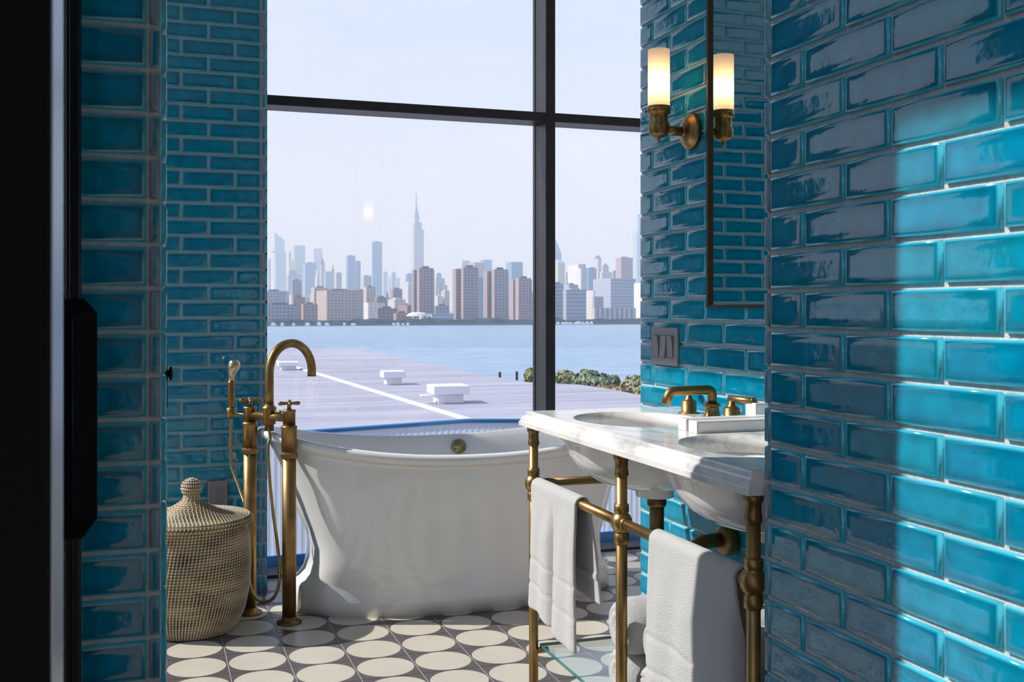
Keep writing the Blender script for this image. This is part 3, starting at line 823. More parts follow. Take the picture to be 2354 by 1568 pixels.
for i, (y, xa) in enumerate(((2.355, 1.066), (2.190, 1.080), (2.040, 1.115), (1.895, 1.115))):
    rolled('rolled_towel', xa, 1.48, y, SH_T+.0705+.129, .069, ('white rolled bath towel on top of the pile, just behind the middle brass leg' if i == 0 else 'white rolled bath towel resting on top of the lower rolls'), G, 20+i)

# ------------------------------------------------------------------ sconce and mirror
def opal():
    m, nt, N, b = new_mat('opal_glass'); N.remove(b); out = N['Material Output']
    tl = N.new('ShaderNodeBsdfTranslucent'); tl.inputs[0].default_value = (.92, .86, .82, 1)
    df = N.new('ShaderNodeBsdfDiffuse'); df.inputs[0].default_value = (.86, .83, .84, 1)
    gl = N.new('ShaderNodeBsdfGlossy'); gl.inputs['Roughness'].default_value = .15
    m1 = N.new('ShaderNodeMixShader'); m1.inputs[0].default_value = .5
    nt.links.new(tl.outputs[0], m1.inputs[2]); nt.links.new(df.outputs[0], m1.inputs[1])
    m2 = N.new('ShaderNodeMixShader'); m2.inputs[0].default_value = .05
    nt.links.new(m1.outputs[0], m2.inputs[1]); nt.links.new(gl.outputs[0], m2.inputs[2]); nt.links.new(m2.outputs[0], out.inputs[0])
    return m
def sconce():
    cx, cy_, hz = 1.410, 2.808, 1.722
    t = empty('wall_sconce', (XR-.009, cy_, hz)); tag(t, 'brass wall sconce with lit white cylinder shade beside the mirror', 'lamp')
    MB().lathe([(.054, 0), (.054, .012), (.050, .016), (.046, .017), (.042, .024), (.020, .030)], (XR-.0095, cy_, 1.724), (-1, 0, 0), 48).build('backplate', M['brass'], t)
    MB().tube([(XR-.035, cy_, hz), (cx+.015, cy_, hz)], .0135, 24).lathe([(.018, 0), (.017, .006), (.0135, .008)], (XR-.039, cy_, hz), (-1, 0, 0), 24).build('arm', M['brass'], t)
    MB().lathe([(0, -.036), (.004, -.034), (.0055, -.029), (.004, -.024), (.006, -.022), (.018, -.020), (.025, -.016), (.027, -.011), (.0295, -.004), (.0310, .006), (.0300, .016), (.0265, .024), (.0262, .044), (.0285, .046), (.0335, .048), (.0338, .068), (.0325, .069), (.0325, .050)], (cx, cy_, hz), seg=36).build('socket_cup', M['brass'], t)
    for a in (.4, 2.5, 4.6):
        d = Vector((math.cos(a), math.sin(a), 0)); p = Vector((cx, cy_, hz+.056))
        MB().tube([p+d*.031, p+d*.037], .0022, 10).lathe([(.0035, 0), (.0035, .003), (0, .004)], p+d*.0365, d, 12).build('set_screw', M['brass_dark'], t)
    s = MB().lathe([(.0315, .052), (.0318, .070), (.0318, .232), (.0312, .2335)], (cx, cy_, hz), seg=48, caps=False).build('shade', opal(), t)
    bm_, nt, N, b = new_mat('warm_bulb')
    b.inputs['Emission Color'].default_value = (1, .62, .26, 1); b.inputs['Emission Strength'].default_value = 32
    b.inputs['Base Color'].default_value = (.9, .8, .7, 1)
    MB().lathe([(0, .100), (.006, .104), (.009, .115), (.009, .150), (.006, .160), (0, .164)], (cx, cy_, hz), seg=16).build('bulb', bm_, t)
sconce()
def mirror():
    y1 = 2.704; y0 = 1.70; z0 = 1.203; z1 = 2.55
    t = empty('wall_mirror', (XR, (y0+y1)/2, z0)); tag(t, 'tall wall mirror in a thin dark bronze frame above the marble top', 'mirror')
    xf = 1.507
    MB().box((1.516, y0+.004, z0+.004), (1.5205, y1-.004, z1-.004)).build('mirror_glass', M['mirror_glass'], t)
    for a, b in (((xf, y1-.011, z0), (XR-.009, y1, z1)), ((xf, y0, z0), (XR-.009, y0+.011, z1)), ((xf, y0+.011, z0), (XR-.009, y1-.011, z0+.009)), ((xf, y0+.011, z1-.009), (XR-.009, y1-.011, z1))):
        MB().box(a, b, .0012).build('frame_bar', M['bronze'], t)
mirror()

# ------------------------------------------------------------------ door hardware on the column
def latch_rod():
    t = empty('latch_rod', (-.107, 1.75, 1.0)); tag(t, 'black vertical latch rod with long housing fixed to the brick column', 'door hardware')
    MB().box((-.119, 1.738, .02), (-.096, 1.761, 2.6), .003).build('rod', M['steel'], t)
    MB().box((-.112, 1.733, .02), (-.108, 1.739, 2.6), .001).build('rod_rib', M['gloss_black'], t)
    x0, x1, z0, z1 = -.122, -.0735, .853, 1.214; y0, y1 = 1.722, 1.762; xm = -.105
    prof = [(z0, .35), (z0+.028, 1), (z1-.022, 1), (z1, .45)]
    m = MB(); vs = []
    for z, f in prof:
        xr = xm+(x1-xm)*f
        vs += [(x0, y1, z), (x0, y0+.012, z), (xm, y0+(1-f)*.012, z), (xr, y0+.010, z), (xr, y1, z)]
    fs = []
    for i in range(3):
        for k in range(5): fs.append((i*5+k, i*5+(k+1) % 5, (i+1)*5+(k+1) % 5, (i+1)*5+k))
    fs += [(4, 3, 2, 1, 0), (15, 16, 17, 18, 19)]
    m.add(vs, fs); m.build('housing', M['matte_black'], t)
    MB().tube([(-.1065, 1.7215, z0+.03), (-.1065, 1.7215, z1-.03)], .0012, 8).build('housing_ridge', M['gloss_black'], t)
latch_rod()
def strike():
    t = empty('strike_plate', (.028, 1.93, 1.09)); tag(t, 'small black strike plate with round knob on the column side', 'door hardware')
    MB().box((.0285, 1.90, 1.032), (.0315, 1.955, 1.142), .001).build('plate', M['matte_black'], t)
    MB().lathe([(.006, 0), (.006, .003), (.012, .0045), (.013, .007), (.009, .010), (0, .011)], (.0312, 1.928, 1.088), (1, 0, 0), 24).build('knob', M['bronze'], t)
strike()

# ================================================================== OUTSIDE
# ------------------------------------------------------------------ corrugated parapet just beyond the glass
def parapet():
    t = empty('parapet_screen', (1.5, 5.12, 0)); tag(t, 'low ribbed translucent parapet screen with blue cap outside the window', 'parapet')
    m, nt, N, b = new_mat('ribbed_polycarbonate')
    b.inputs['Base Color'].default_value = (.80, .84, .94, 1); b.inputs['Roughness'].default_value = .35
    tl = N.new('ShaderNodeBsdfTranslucent'); tl.inputs[0].default_value = (.86, .90, .98, 1)
    mx = N.new('ShaderNodeMixShader'); mx.inputs[0].default_value = .5
    nt.links.new(b.outputs[0], mx.inputs[1]); nt.links.new(tl.outputs[0], mx.inputs[2]); nt.links.new(mx.outputs[0], N['Material Output'].inputs[0])
    def top(x): return .600+.045*max(0, 1-abs(x-1.50)/1.3)-.004
    xs = []; x = .30
    k = 0; vs = []; n = 0
    while x < 2.9:
        y = 5.085+(.0018 if k % 4 in (1, 2) else 0)
        vs += [(x, y, .045), (x, y, top(x))]; x += (.010 if k % 2 else .0055); k += 1
    fs = [(2*i, 2*i+2, 2*i+3, 2*i+1) for i in range(k-1)]
    MB().add(vs, fs).build('ribbed_sheet', m, t)
    blue = plain('blue_cap', (.10, .38, .85), .35)
    px = [.30, .8, 1.2, 1.45, 1.50, 1.55, 1.9, 2.3, 2.9]
    MB().tube([(x, 5.089, top(x)+.006) for x in px], .0115, 12).build('cap_rail', blue, t)
    MB().box((.30, 5.070, -.02), (2.9, 5.105, .048), .003).build('base_rail', blue, t)
    struct('terrace', MB().box((-1.5, 5.05, -.16), (3.2, 5.25, -.02)), M['chrome_grey'])
parapet()

# ------------------------------------------------------------------ neighbouring roof with vents
RFZ = -1.70
def roof_mat():
    m, nt, N, b = new_mat('grey_roof_membrane')
    tc = N.new('ShaderNodeTexCoord'); mp = N.new('ShaderNodeMapping'); mp.inputs['Rotation'].default_value = (0, 0, .33); mp.inputs['Scale'].default_value = (.12, 1.1, 1)
    nt.links.new(tc.outputs['Object'], mp.inputs[0]); nz = N.new('ShaderNodeTexNoise'); nz.inputs['Scale'].default_value = 1.0; nz.inputs['Detail'].default_value = 7; nz.inputs['Roughness'].default_value = .6
    nt.links.new(mp.outputs[0], nz.inputs['Vector'])
    r = N.new('ShaderNodeValToRGB'); r.color_ramp.elements[0].position = .3; r.color_ramp.elements[1].position = .72
    r.color_ramp.elements[0].color = (.30, .27, .31, 1); r.color_ramp.elements[1].color = (.47, .44, .48, 1)
    nt.links.new(nz.outputs['Fac'], r.inputs[0]); nt.links.new(r.outputs[0], b.inputs['Base Color']); b.inputs['Roughness'].default_value = .75
    return m
def warehouse():
    far = [on_z(x, y, RFZ) for x, y in ((300, 795), (500, 797), (640, 800), (820, 803), (900, 816), (1000, 838), (1100, 860), (1215, 879), (1330, 884), (1400, 894), (1475, 909), (1620, 943))]
    far = [(p.x, p.y) for p in far]
    poly = [(-6.0, 9.0), (14.0, 9.0)]+far[::-1]
    t = empty('warehouse', (8, 25, -13)); tag(t, 'low warehouse with a broad grey roof between the window and the river', 'building')
    rm = roof_mat()
    MB().prism(poly, RFZ-.5, RFZ).build('roof', rm, t)
    MB().prism([(x*.995, y*.99) for x, y in poly], -13.2, RFZ-.5).build('wall', M['plaster'], t)
    seam = plain('white_seam', (.74, .72, .72), .6)
    a = on_z(560, 808, RFZ); c = on_z(1075, 966, RFZ); d = (c-a).normalized(); n = Vector((-d.y, d.x, 0))
    e = c+d*6
    def strip(p, q, w): return MB().add([p-n*w, q-n*w, q+n*w, p+n*w, p-n*w+Vector((0, 0, .05)), q-n*w+Vector((0, 0, .05)), q+n*w+Vector((0, 0, .05)), p+n*w+Vector((0, 0, .05))], [(0, 3, 2, 1), (4, 5, 6, 7), (0, 1, 5, 4), (1, 2, 6, 5), (2, 3, 7, 6), (3, 0, 4, 7)])
    strip(a, e, .10).build('roof_seam', seam, t)
warehouse()
def roof_vent(x0, x1, ybase, ytop, xb0, xb1, label, flap=False):
    p = on_z((xb0+xb1)/2, ybase, RFZ); t_ = p.dot(FV); s_ = t_/F
    W = (x1-x0)*s_; H = (ybase-ytop)*s_; wb = (xb1-xb0)*s_
    a = math.radians(16)
    e1 = RV*math.cos(a)+FV*math.sin(a)
    t = empty('roof_vent', (p.x, p.y, RFZ), math.atan2(e1.y, e1.x)); tag(t, label, 'vent', 'white vents on the warehouse roof')
    wm = M['vent_white']
    def bx(name, hw, d0, d1, z0, z1):
        mesh = MB().box((-hw, d0, z0), (hw, d1, z1), .02)
        me = bpy.data.meshes.new(name); me.from_pydata(mesh.v, [], mesh.f); me.materials.append(wm)
        o = bpy.data.objects.new(name, me); link(o, t); return o
    bx('curb', wb*.47, -.1, wb*.75, 0, H*.55)
    bx('hood', W*.47, -.28, wb*.95, H*.52, H)
    if flap:
        bx('flap', .16, 0, .3, H*.40, H*.48).location = (-W*.62, 0, 0)
M['vent_white'] = plain('white_painted_metal', (.83, .83, .85), .5)
roof_vent(990, 1080, 927, 886, 1003, 1067, 'broad white hooded vent with side flap on the warehouse roof', True)
roof_vent(876, 931, 884, 853, 886, 924, 'white hooded vent in the middle of the warehouse roof')
roof_vent(638, 688, 851, 832, 645, 682, 'low white hooded vent at the far side of the warehouse roof')

# ------------------------------------------------------------------ river, shore
WZ = EYE-15.0
def water_mat():
    m, nt, N, b = new_mat('river_water')
    tc = N.new('ShaderNodeTexCoord'); mp = N.new('ShaderNodeMapping'); mp.inputs['Rotation'].default_value = (0, 0, .33); mp.inputs['Scale'].default_value = (.022, .11, 1)
    nt.links.new(tc.outputs['Object'], mp.inputs[0]); nz = N.new('ShaderNodeTexNoise'); nz.inputs['Scale'].default_value = 4; nz.inputs['Detail'].default_value = 9; nz.inputs['Roughness'].default_value = .65
    nt.links.new(mp.outputs[0], nz.inputs['Vector'])
    r = N.new('ShaderNodeValToRGB'); r.color_ramp.elements[0].position = .3; r.color_ramp.elements[1].position = .75
    r.color_ramp.elements[0].color = (.17, .26, .37, 1); r.color_ramp.elements[1].color = (.45, .53, .60, 1)
    nt.links.new(nz.outputs['Fac'], r.inputs[0]); nt.links.new(r.outputs[0], b.inputs['Base Color']); b.inputs['Roughness'].default_value = .45
    bp = N.new('ShaderNodeBump'); bp.inputs['Strength'].default_value = .6; bp.inputs['Distance'].default_value = .8
    nt.links.new(nz.outputs['Fac'], bp.inputs['Height']); nt.links.new(bp.outputs[0], b.inputs['Normal'])
    return m
def plane_at(pts, z): return [(p.x, p.y, z) for p in pts]
def RF(r, f): return RV*r+FV*f
o = mesh_obj('river', plane_at([RF(-9000, 20), RF(9000, 20), RF(9000, 9000), RF(-9000, 9000)], WZ), [(0, 1, 2, 3)], water_mat())
tag(o, 'pale blue river rippling below the city', 'water', kind='stuff')
land = plain('city_ground', (.16, .15, .16), .9)
GZ = WZ+2.2
def shore_t(x): return 969.0+(x-620)/855.0*120.0
MB().prism([tuple(at_fwd(x, 750, shore_t(x)).xy) for x in range(-1600, 3400, 100)]+[tuple(RF(6500, 9000).xy), tuple(RF(-6500, 9000).xy)], WZ-2, GZ).build('far_shore', land)
tag(bpy.data.objects['far_shore'], kind='structure')
MB().prism([tuple(RF(-1500, 15).xy), tuple(RF(80, 15).xy), tuple(RF(80, 66).xy), tuple(RF(6, 82).xy), tuple(RF(-22, 70).xy), tuple(RF(-62, 160).xy), tuple(RF(-1500, 700).xy)], WZ-2, WZ+2.5).build('near_bank', plain('bank_soil', (.10, .085, .055), .95, noise=.3, nscale=.5))
tag(bpy.data.objects['near_bank'], kind='structure')

o = mesh_obj('street_ground', plane_at([RF(-6000, -4000), RF(6000, -4000), RF(6000, 16), RF(-6000, 16)], WZ+2.0), [(0, 1, 2, 3)], plain('town_ground', (.09, .09, .08), .9, noise=.3, nscale=.05)); o['kind'] = 'structure'
# ------------------------------------------------------------------ haze over the river
def haze():
    m = bpy.data.materials.new('river_haze'); m.use_nodes = True; N = m.node_tree.nodes; N.clear()
    out = N.new('ShaderNodeOutputMaterial'); v = N.new('ShaderNodeVolumeScatter')
    v.inputs['Color'].default_value = (.72, .86, 1.0, 1); v.inputs['Density'].default_value = HAZE; v.inputs['Anisotropy'].default_value = .0
    m.node_tree.links.new(v.outputs[0], out.inputs['Volume'])
    c = [RF(-5000, 420), RF(5000, 420), RF(5000, 7000), RF(-5000, 7000)]
    o = MB().prism([tuple(p.xy) for p in c], WZ-5, 560).build('haze', m); tag(o, 'pale blue haze lying over the river and the city', 'haze', kind='stuff')
HAZE = 2.9e-4
haze()

# ------------------------------------------------------------------ the city
def facade(name, wall, glass, fh, cw, wr=.5, wc=.5, amt=.7, rough=.6):
    m, nt, N, b = new_mat(name)
    tc = N.new('ShaderNodeTexCoord'); sp = N.new('ShaderNodeSeparateXYZ'); nt.links.new(tc.outputs['Object'], sp.inputs[0])
    h = math_node(nt, 'ADD', sp.outputs[0], sp.outputs[1])
    row = math_node(nt, 'GREATER_THAN', math_node(nt, 'FRACT', math_node(nt, 'DIVIDE', sp.outputs[2], fh)), 1-wr) if fh else None
    cl = math_node(nt, 'GREATER_THAN', math_node(nt, 'FRACT', math_node(nt, 'DIVIDE', h, cw)), 1-wc) if cw else None
    f = row if cl is None else (cl if row is None else math_node(nt, 'MULTIPLY', row, cl))
    geo = N.new('ShaderNodeNewGeometry'); gs = N.new('ShaderNodeSeparateXYZ'); nt.links.new(geo.outputs['Normal'], gs.inputs[0])
    side = math_node(nt, 'LESS_THAN', gs.outputs[2], .5)          # no windows on roofs
    ns = N.new('ShaderNodeSeparateXYZ'); nt.links.new(tc.outputs['Normal'], ns.inputs[0])
    front = math_node(nt, 'MULTIPLY_ADD', math_node(nt, 'GREATER_THAN', math_node(nt, 'ABSOLUTE', ns.outputs[1]), .5), .75, .25)   # flank walls carry few windows; sun-and-shade contrast partly put into the colour here
    f = math_node(nt, 'MULTIPLY', math_node(nt, 'MULTIPLY', math_node(nt, 'MULTIPLY', f, amt), side), front)
    oi = N.new('ShaderNodeObjectInfo'); v = math_node(nt, 'MULTIPLY_ADD', oi.outputs['Random'], .3, .85)
    c = mix_rgb(nt, f, wall, glass); s3 = N.new('ShaderNodeVectorMath'); s3.operation = 'SCALE'; nt.links.new(c, s3.inputs[0]); nt.links.new(v, s3.inputs[3])
    nt.links.new(s3.outputs[0], b.inputs['Base Color']); b.inputs['Roughness'].default_value = rough
    return m
FM = {
 'tan':   facade('tan_brick_facade', (.60, .47, .39), (.14, .16, .24), 3.6, 4.2, .62, .65, .8),
 'brick': facade('red_brick_facade', (.40, .25, .22), (.09, .11, .18), 3.4, 4.0, .65, .65, .8),
 'brown': facade('brown_brick_facade', (.46, .34, .32), (.08, .10, .19), 3.0, 3.6, .62, .70, .72),
 'stone': facade('pale_stone_facade', (.66, .57, .51), (.18, .21, .32), 3.8, 4.5, .6, .6),
 'white': facade('white_facade', (.76, .71, .66), (.28, .28, .32), 4.0, 5.0, .45, .5),
 'glass': facade('blue_glass_facade', (.20, .31, .50), (.09, .17, .35), 4.2, 3.0, .6, .7, rough=.25),
 'pale':  facade('pale_glass_facade', (.38, .51, .66), (.20, .32, .52), 4.2, 6.0, .6, .6, rough=.25),
 'grey':  facade('grey_facade', (.40, .39, .43), (.12, .15, .25), 3.8, 4.0, .6, .7, .8),
 'band':  facade('banded_facade', (.40, .44, .52), (.18, .23, .33), 4.6, 0, .5, 0, .75),
 'rib':   facade('ribbed_facade', (.58, .52, .50), (.15, .19, .32), 0, 6.0, 0, .6, .8),
}
gold = plain('gilded_roof', (.85, .58, .18), .3, metal=.6)
dark = plain('roof_plant', (.14, .13, .15), .8)
ASP = math.radians(21)
def face_box(mb, x0, xc, x1, ytop, t, zb, zt=None, dmin=None):
    """block whose near edge stands at column xc, sunny side reaching left to x0, shaded front reaching right to x1"""
    k = t/F
    w = max((x1-xc)*k, .5)/math.cos(ASP)
    d = max((xc-x0)*k/math.sin(ASP), w*.15)
    C = at_fwd(xc, 700, t); zt = EYE-(ytop-HY)*k if zt is None else zt
    e1 = RV*math.cos(ASP)+FV*math.sin(ASP); e2 = -RV*math.sin(ASP)+FV*math.cos(ASP)
    p = [C, C+e1*w, C+e1*w+e2*d, C+e2*d]
    mb.add([(q.x, q.y, zb) for q in p]+[(q.x, q.y, zt) for q in p], [(0, 3, 2, 1), (4, 5, 6, 7), (0, 1, 5, 4), (1, 2, 6, 5), (2, 3, 7, 6), (3, 0, 4, 7)])
    return zt, p
NB_ = [0]
def tower(name, label, cat, mat, t, tiers, extra=None, group=None):
    """tiers: (x0, xc, x1, ytop) from the widest and lowest to the top"""
    x0, xc, x1, yt = tiers[0]
    c = at_fwd(xc, 700, t); root = empty(name, (c.x, c.y, GZ), -TH+ASP)
    R = Matrix.Translation(c.to_3d()*0+Vector((c.x, c.y, GZ))) @ Matrix.Rotation(-TH+ASP, 4, 'Z'); Ri = R.inverted()
    z = GZ; last = None
    for i, (a, b, e, y) in enumerate(tiers):
        m = MB(); zt, p = face_box(m, a, b, e, y, t+(3*i if i else 0), z); 
        me = bpy.data.meshes.new('block'); me.from_pydata([tuple(Ri @ Vector(v)) for v in m.v], [], m.f); me.materials.append(FM[mat])
        o = bpy.data.objects.new('block' if i == 0 else 'upper_block', me); link(o, root); z = zt; last = p
        # rooftop plant room on the top tier
        if i == len(tiers)-1 and extra != 'bare':
            q = [last[0].lerp(last[2], .5)+(v-last[0].lerp(last[2], .5))*.45 for v in last]
            mm = MB(); mm.prism([tuple(v.xy) for v in q], z, z+max(2.0, 2.2*t/F))
            me = bpy.data.meshes.new('plant_room'); me.from_pydata([tuple(Ri @ Vector(v)) for v in mm.v], [], mm.f); me.materials.append(dark if mat in ('tan', 'brick', 'brown', 'grey') else FM[mat])
            link(bpy.data.objects.new('plant_room', me), root)
    tag(root, label, cat, group)
    root['zt'] = z
    def extra_mesh(nm, mb, mt, smooth=False):
        me = bpy.data.meshes.new(nm); me.from_pydata([tuple(Ri @ Vector(v)) for v in mb.v], [], mb.f); me.materials.append(mt)
        o = bpy.data.objects.new(nm, me); link(o, root); return o
    return root, extra_mesh, z, last
def cone_on(pl, z, zt, f=0.0):
    c = sum(pl, Vector())/len(pl)
    vs = [(q.x, q.y, z) for q in pl]+[tuple((c+(q-c)*max(f, .001)).xy)+(zt,) for q in pl]
    return MB().add(vs, [(0, 3, 2, 1), (4, 5, 6, 7), (0, 1, 5, 4), (1, 2, 6, 5), (2, 3, 7, 6), (3, 0, 4, 7)])
def zpx(y, t): return EYE-(y-HY)*t/F

# the great stepped tower with its mast
r, em, z, pl = tower('art_deco_skyscraper', 'tallest stepped stone skyscraper tapering to a needle mast', 'skyscraper', 'rib', 3900, [(940, 950, 975, 640), (942.5, 951.5, 973.7, 527), (945, 953, 969, 511), (948, 954, 964, 500)], 'bare')
em('mast_base', cone_on(pl, z, zpx(474, 3912), .28), FM['grey'])
c = sum(pl, Vector())/4
em('mast', MB().lathe([(3.0, 0), (2.2, zpx(458, 3912)-zpx(476, 3912)), (.9, zpx(440, 3912)-zpx(476, 3912))], (c.x, c.y, zpx(476, 3912)), seg=8, smooth=False), FM['grey'])
# slanted glass tower with a viewing deck
r, em, z, pl = tower('slant_top_skyscraper', 'hazy glass skyscraper with a sharply slanted top next to the window frame', 'skyscraper', 'glass', 5200, [(626, 634, 656, 580), (626.5, 632, 652.5, 552)], 'bare')
zz = zpx(534, 5206)
em('slanted_crown', MB().add([(q.x, q.y, z) for q in pl]+[(pl[0].x, pl[0].y, zz), (pl[3].x, pl[3].y, zz)], [(0, 1, 4), (3, 5, 2), (0, 4, 5, 3), (1, 2, 5, 4), (0, 3, 2, 1)]), FM['glass'])
em('viewing_deck', MB().prism([tuple((pl[0]+(pl[0]-pl[1])*.35).xy), tuple(pl[0].xy), tuple(pl[3].xy)], zpx(580, 5200), zpx(577, 5200)), FM['glass'])
# gold pyramid
r, em, z, pl = tower('gold_roofed_tower', 'stone office tower with a gilded pyramid roof', 'skyscraper', 'grey', 3300, [(653, 663, 690, 632), (661, 665, 681, 621)], 'bare')
em('gilded_pyramid', cone_on(pl, z, zpx(594, 3306), .06), gold)
T = tower
T('glass_tower', 'dark sliver of a glass tower touching the window frame', 'skyscraper', 'glass', 4300, [(616, 617, 622, 597)])
T('glass_tower', 'narrow blue tower between the slanted tower and the gold roof', 'skyscraper', 'glass', 5000, [(663, 664, 669, 580)])
T('glass_tower', 'flat-topped pale blue tower rising behind the gold pyramid', 'skyscraper', 'glass', 4900, [(671, 678, 700, 564)], 'bare')
T('glass_tower', 'flat-topped very pale tower left of the thin spire', 'skyscraper', 'pale', 5200, [(720, 721.5, 740, 571)], 'bare')
T('glass_tower', 'broad mid-blue slab tower in front of the pale flat tops', 'skyscraper', 'glass', 3500, [(692, 701, 726, 604)])
r, em, z, pl = T('spired_tower', 'slim pale tower with a dark crown and thin spire', 'skyscraper', 'stone', 3400, [(733, 738, 747, 618), (734, 737.5, 746, 607)], 'bare')
em('spire', cone_on(pl, z, zpx(590, 3406), .02), dark)
T('stone_tower', 'small white stepped block below the thin spire', 'building', 'white', 2900, [(721, 728, 735, 636), (724, 729, 733, 623)])
r, em, z, pl = T('glass_tower', 'pale green-blue block with a pointed lantern on one side', 'skyscraper', 'pale', 3000, [(743, 748, 767, 624)], 'bare')
em('lantern', cone_on([q.lerp(pl[1], .75) for q in pl], z, zpx(608, 3000), .1), dark)
T('stone_tower', 'pink-lit stone tower behind the long tan hospital block', 'building', 'stone', 2700, [(766, 773, 785, 627)])
T('glass_tower', 'twin-slab blue tower, taller part', 'skyscraper', 'glass', 3100, [(792, 799, 816, 588)])
T('glass_tower', 'twin-slab blue tower, lower part', 'skyscraper', 'glass', 3150, [(814, 818, 828.5, 601)])
T('glass_tower', 'slender light blue tower standing alone left of the great stepped tower', 'skyscraper', 'pale', 2900, [(852, 856, 877.5, 556)])
T('stone_tower', 'pale colonnaded office block beside the slender blue tower', 'building', 'rib', 2600, [(824, 836, 853, 634)])
T('distant_tower', 'faint pale tower just right of the slender blue tower', 'skyscraper', 'pale', 4600, [(880, 882, 891, 626)])
T('distant_tower', 'faint blue tower with slanted light side before the great tower', 'skyscraper', 'glass', 4400, [(899, 901, 910, 627)])
T('distant_tower', 'thin faint block between two faint blue towers', 'skyscraper', 'pale', 4800, [(893, 894, 898, 640)])
T('distant_tower', 'low faint block left of the great stepped tower', 'skyscraper', 'pale', 4700, [(910, 912, 919, 640)])
T('glass_tower', 'blue-grey block hugging the foot of the great stepped tower', 'skyscraper', 'glass', 3000, [(931, 935, 950, 630)])
T('stone_tower', 'white block below the foot of the great stepped tower', 'building', 'white', 2100, [(928, 938, 947, 650)])
r, em, z, pl = T('stepped_tower', 'bulky grey stepped tower right of the great skyscraper', 'skyscraper', 'grey', 2900, [(1000, 1002, 1028, 655), (1000.5, 1002.5, 1022, 640), (1002, 1004, 1015, 629)])
T('stone_tower', 'pinkish stone block squeezed between two plaza towers', 'building', 'stone', 2000, [(1012, 1022, 1033, 668)])
T('distant_tower', 'pale glass tower peeking over the tallest plaza tower', 'skyscraper', 'pale', 3600, [(1061, 1063, 1081, 599)], 'bare')
T('distant_tower', 'pink ribbed slab peeking over the tallest plaza tower', 'skyscraper', 'brown', 2800, [(1074, 1090, 1113, 603)], 'bare')
T('distant_tower', 'flat-topped glass tower between two plaza towers', 'skyscraper', 'glass', 3500, [(1104, 1111, 1131, 597)], 'bare')
T('glass_tower', 'blue glass slab with pale side behind the lowest plaza tower', 'skyscraper', 'glass', 2400, [(1163, 1176, 1202, 602)], 'bare')
T('glass_tower', 'dark slab standing between the two right-hand plaza towers', 'building', 'glass', 1700, [(1096, 1099, 1114, 639)])
# four brown plaza towers on the waterfront: a wing, a recess and a main shaft
def plaza(x, lab):
    a, b, c_, d, e, f, g, y, t = x
    r, em, z, pl = tower('plaza_tower', lab, 'apartment tower', 'brown', t, [(c_, d, e, y)], None, 'brown brick waterfront plaza towers')
    m = MB(); face_box(m, a, b, c_+1, y+4, t+14, GZ); em('side_wing', m, FM['brown'])
    m = MB(); face_box(m, d+(e-d)*.12, d+(e-d)*.18, d+(e-d)*.55, y-2.5, t+8, zpx(y, t)-1); em('crown', m, FM['brown'])
    m = MB(); face_box(m, d+(e-d)*.62, d+(e-d)*.66, e+2, y+5, t+12, GZ); em('rear_wing', m, FM['brown'])
plaza((946, 951, 957, 963.5, 996, 0, 0, 616, 1120), 'brown brick tower just right of the great stepped skyscraper')
plaza((1039, 1048, 1059, 1065, 1098, 0, 0, 614, 1056), 'tallest brown brick tower, its foot almost in the river')
plaza((1110, 1120, 1130, 1136, 1167, 0, 0, 619, 1090), 'brown brick tower between the tallest one and the lowest one')
plaza((1172, 1180, 1184.5, 1192, 1221, 0, 0, 639, 1140), 'lowest brown brick tower beside the window mullion')
# waterfront and middle ground, left pane
T('apartment_block', 'grey-blue block by the river touching the window frame', 'building', 'grey', 1350, [(600, 603, 652, 669)])
T('apartment_block', 'grey slab with white edge below the gold roof', 'building', 'grey', 1700, [(668, 672, 692, 645)])
T('apartment_block', 'dark brick slab with rooftop tank left of the tan hospital', 'building', 'brick', 1250, [(664, 674, 700, 683)])
T('apartment_block', 'lowest dark brick block left of the tan hospital', 'building', 'brick', 1180, [(688, 697, 728, 699)])
T('apartment_block', 'long dark low brick terrace on the left waterfront', 'building', 'grey', 1120, [(600, 604, 676, 700)])
T('hospital_block', 'big tan hospital block with broad sunlit side', 'building', 'tan', 1290, [(705, 751, 823, 667)])
T('hospital_wing', 'tan wing with sunlit windows on the hospital roofline', 'building', 'tan', 1360, [(709, 722, 752, 661)])
T('apartment_block', 'tan block right behind the hospital', 'building', 'tan', 1500, [(812, 826, 840, 668)])
T('apartment_block', 'tan tower with pale pilaster right of the hospital', 'building', 'tan', 1420, [(832, 842, 862, 660)])
T('apartment_block', 'bright cream block with slanted top edge right of the hospital', 'building', 'white', 1230, [(830, 846, 884, 696)], 'bare')
T('apartment_block', 'dark brick slab under the slender blue tower', 'building', 'brick', 1330, [(858, 866, 888, 684)])
T('office_block', 'white block with grey side under the faint towers', 'building', 'white', 1380, [(885, 907, 931, 688)])
T('apartment_block', 'small pink stone tower above the white block', 'building', 'brick', 1600, [(897, 904, 924, 664)])
T('school_block', 'pink brick double-gabled block beside the first plaza tower', 'building', 'brick', 1200, [(909, 936, 945, 701)])
T('apartment_block', 'wide dark brick low block in front of the pink double block', 'building', 'brick', 1110, [(860, 868, 911, 709)])
T('apartment_block', 'dark low brick block beside the domed white building', 'building', 'brick', 1060, [(902, 911, 940, 720)])
T('pier_shed', 'long white pier shed at the water edge', 'building', 'white', 1018, [(818, 862, 902, 739)], 'bare')
r, em, z, pl = T('domed_building', 'cream waterfront building with a low domed roof', 'building', 'white', 1036, [(938, 968, 975, 727)], 'bare')
em('dome', MB().lathe([(11.5, 0), (9.5, 2.2), (6, 3.6), (.1, 4.2)], tuple((sum(pl, Vector())/4).xy)+(z,), seg=24), FM['white'])
T('office_block', 'low white and blue terraced wing beside the domed building', 'building', 'band', 1048, [(978, 993, 1042, 722)], 'bare')
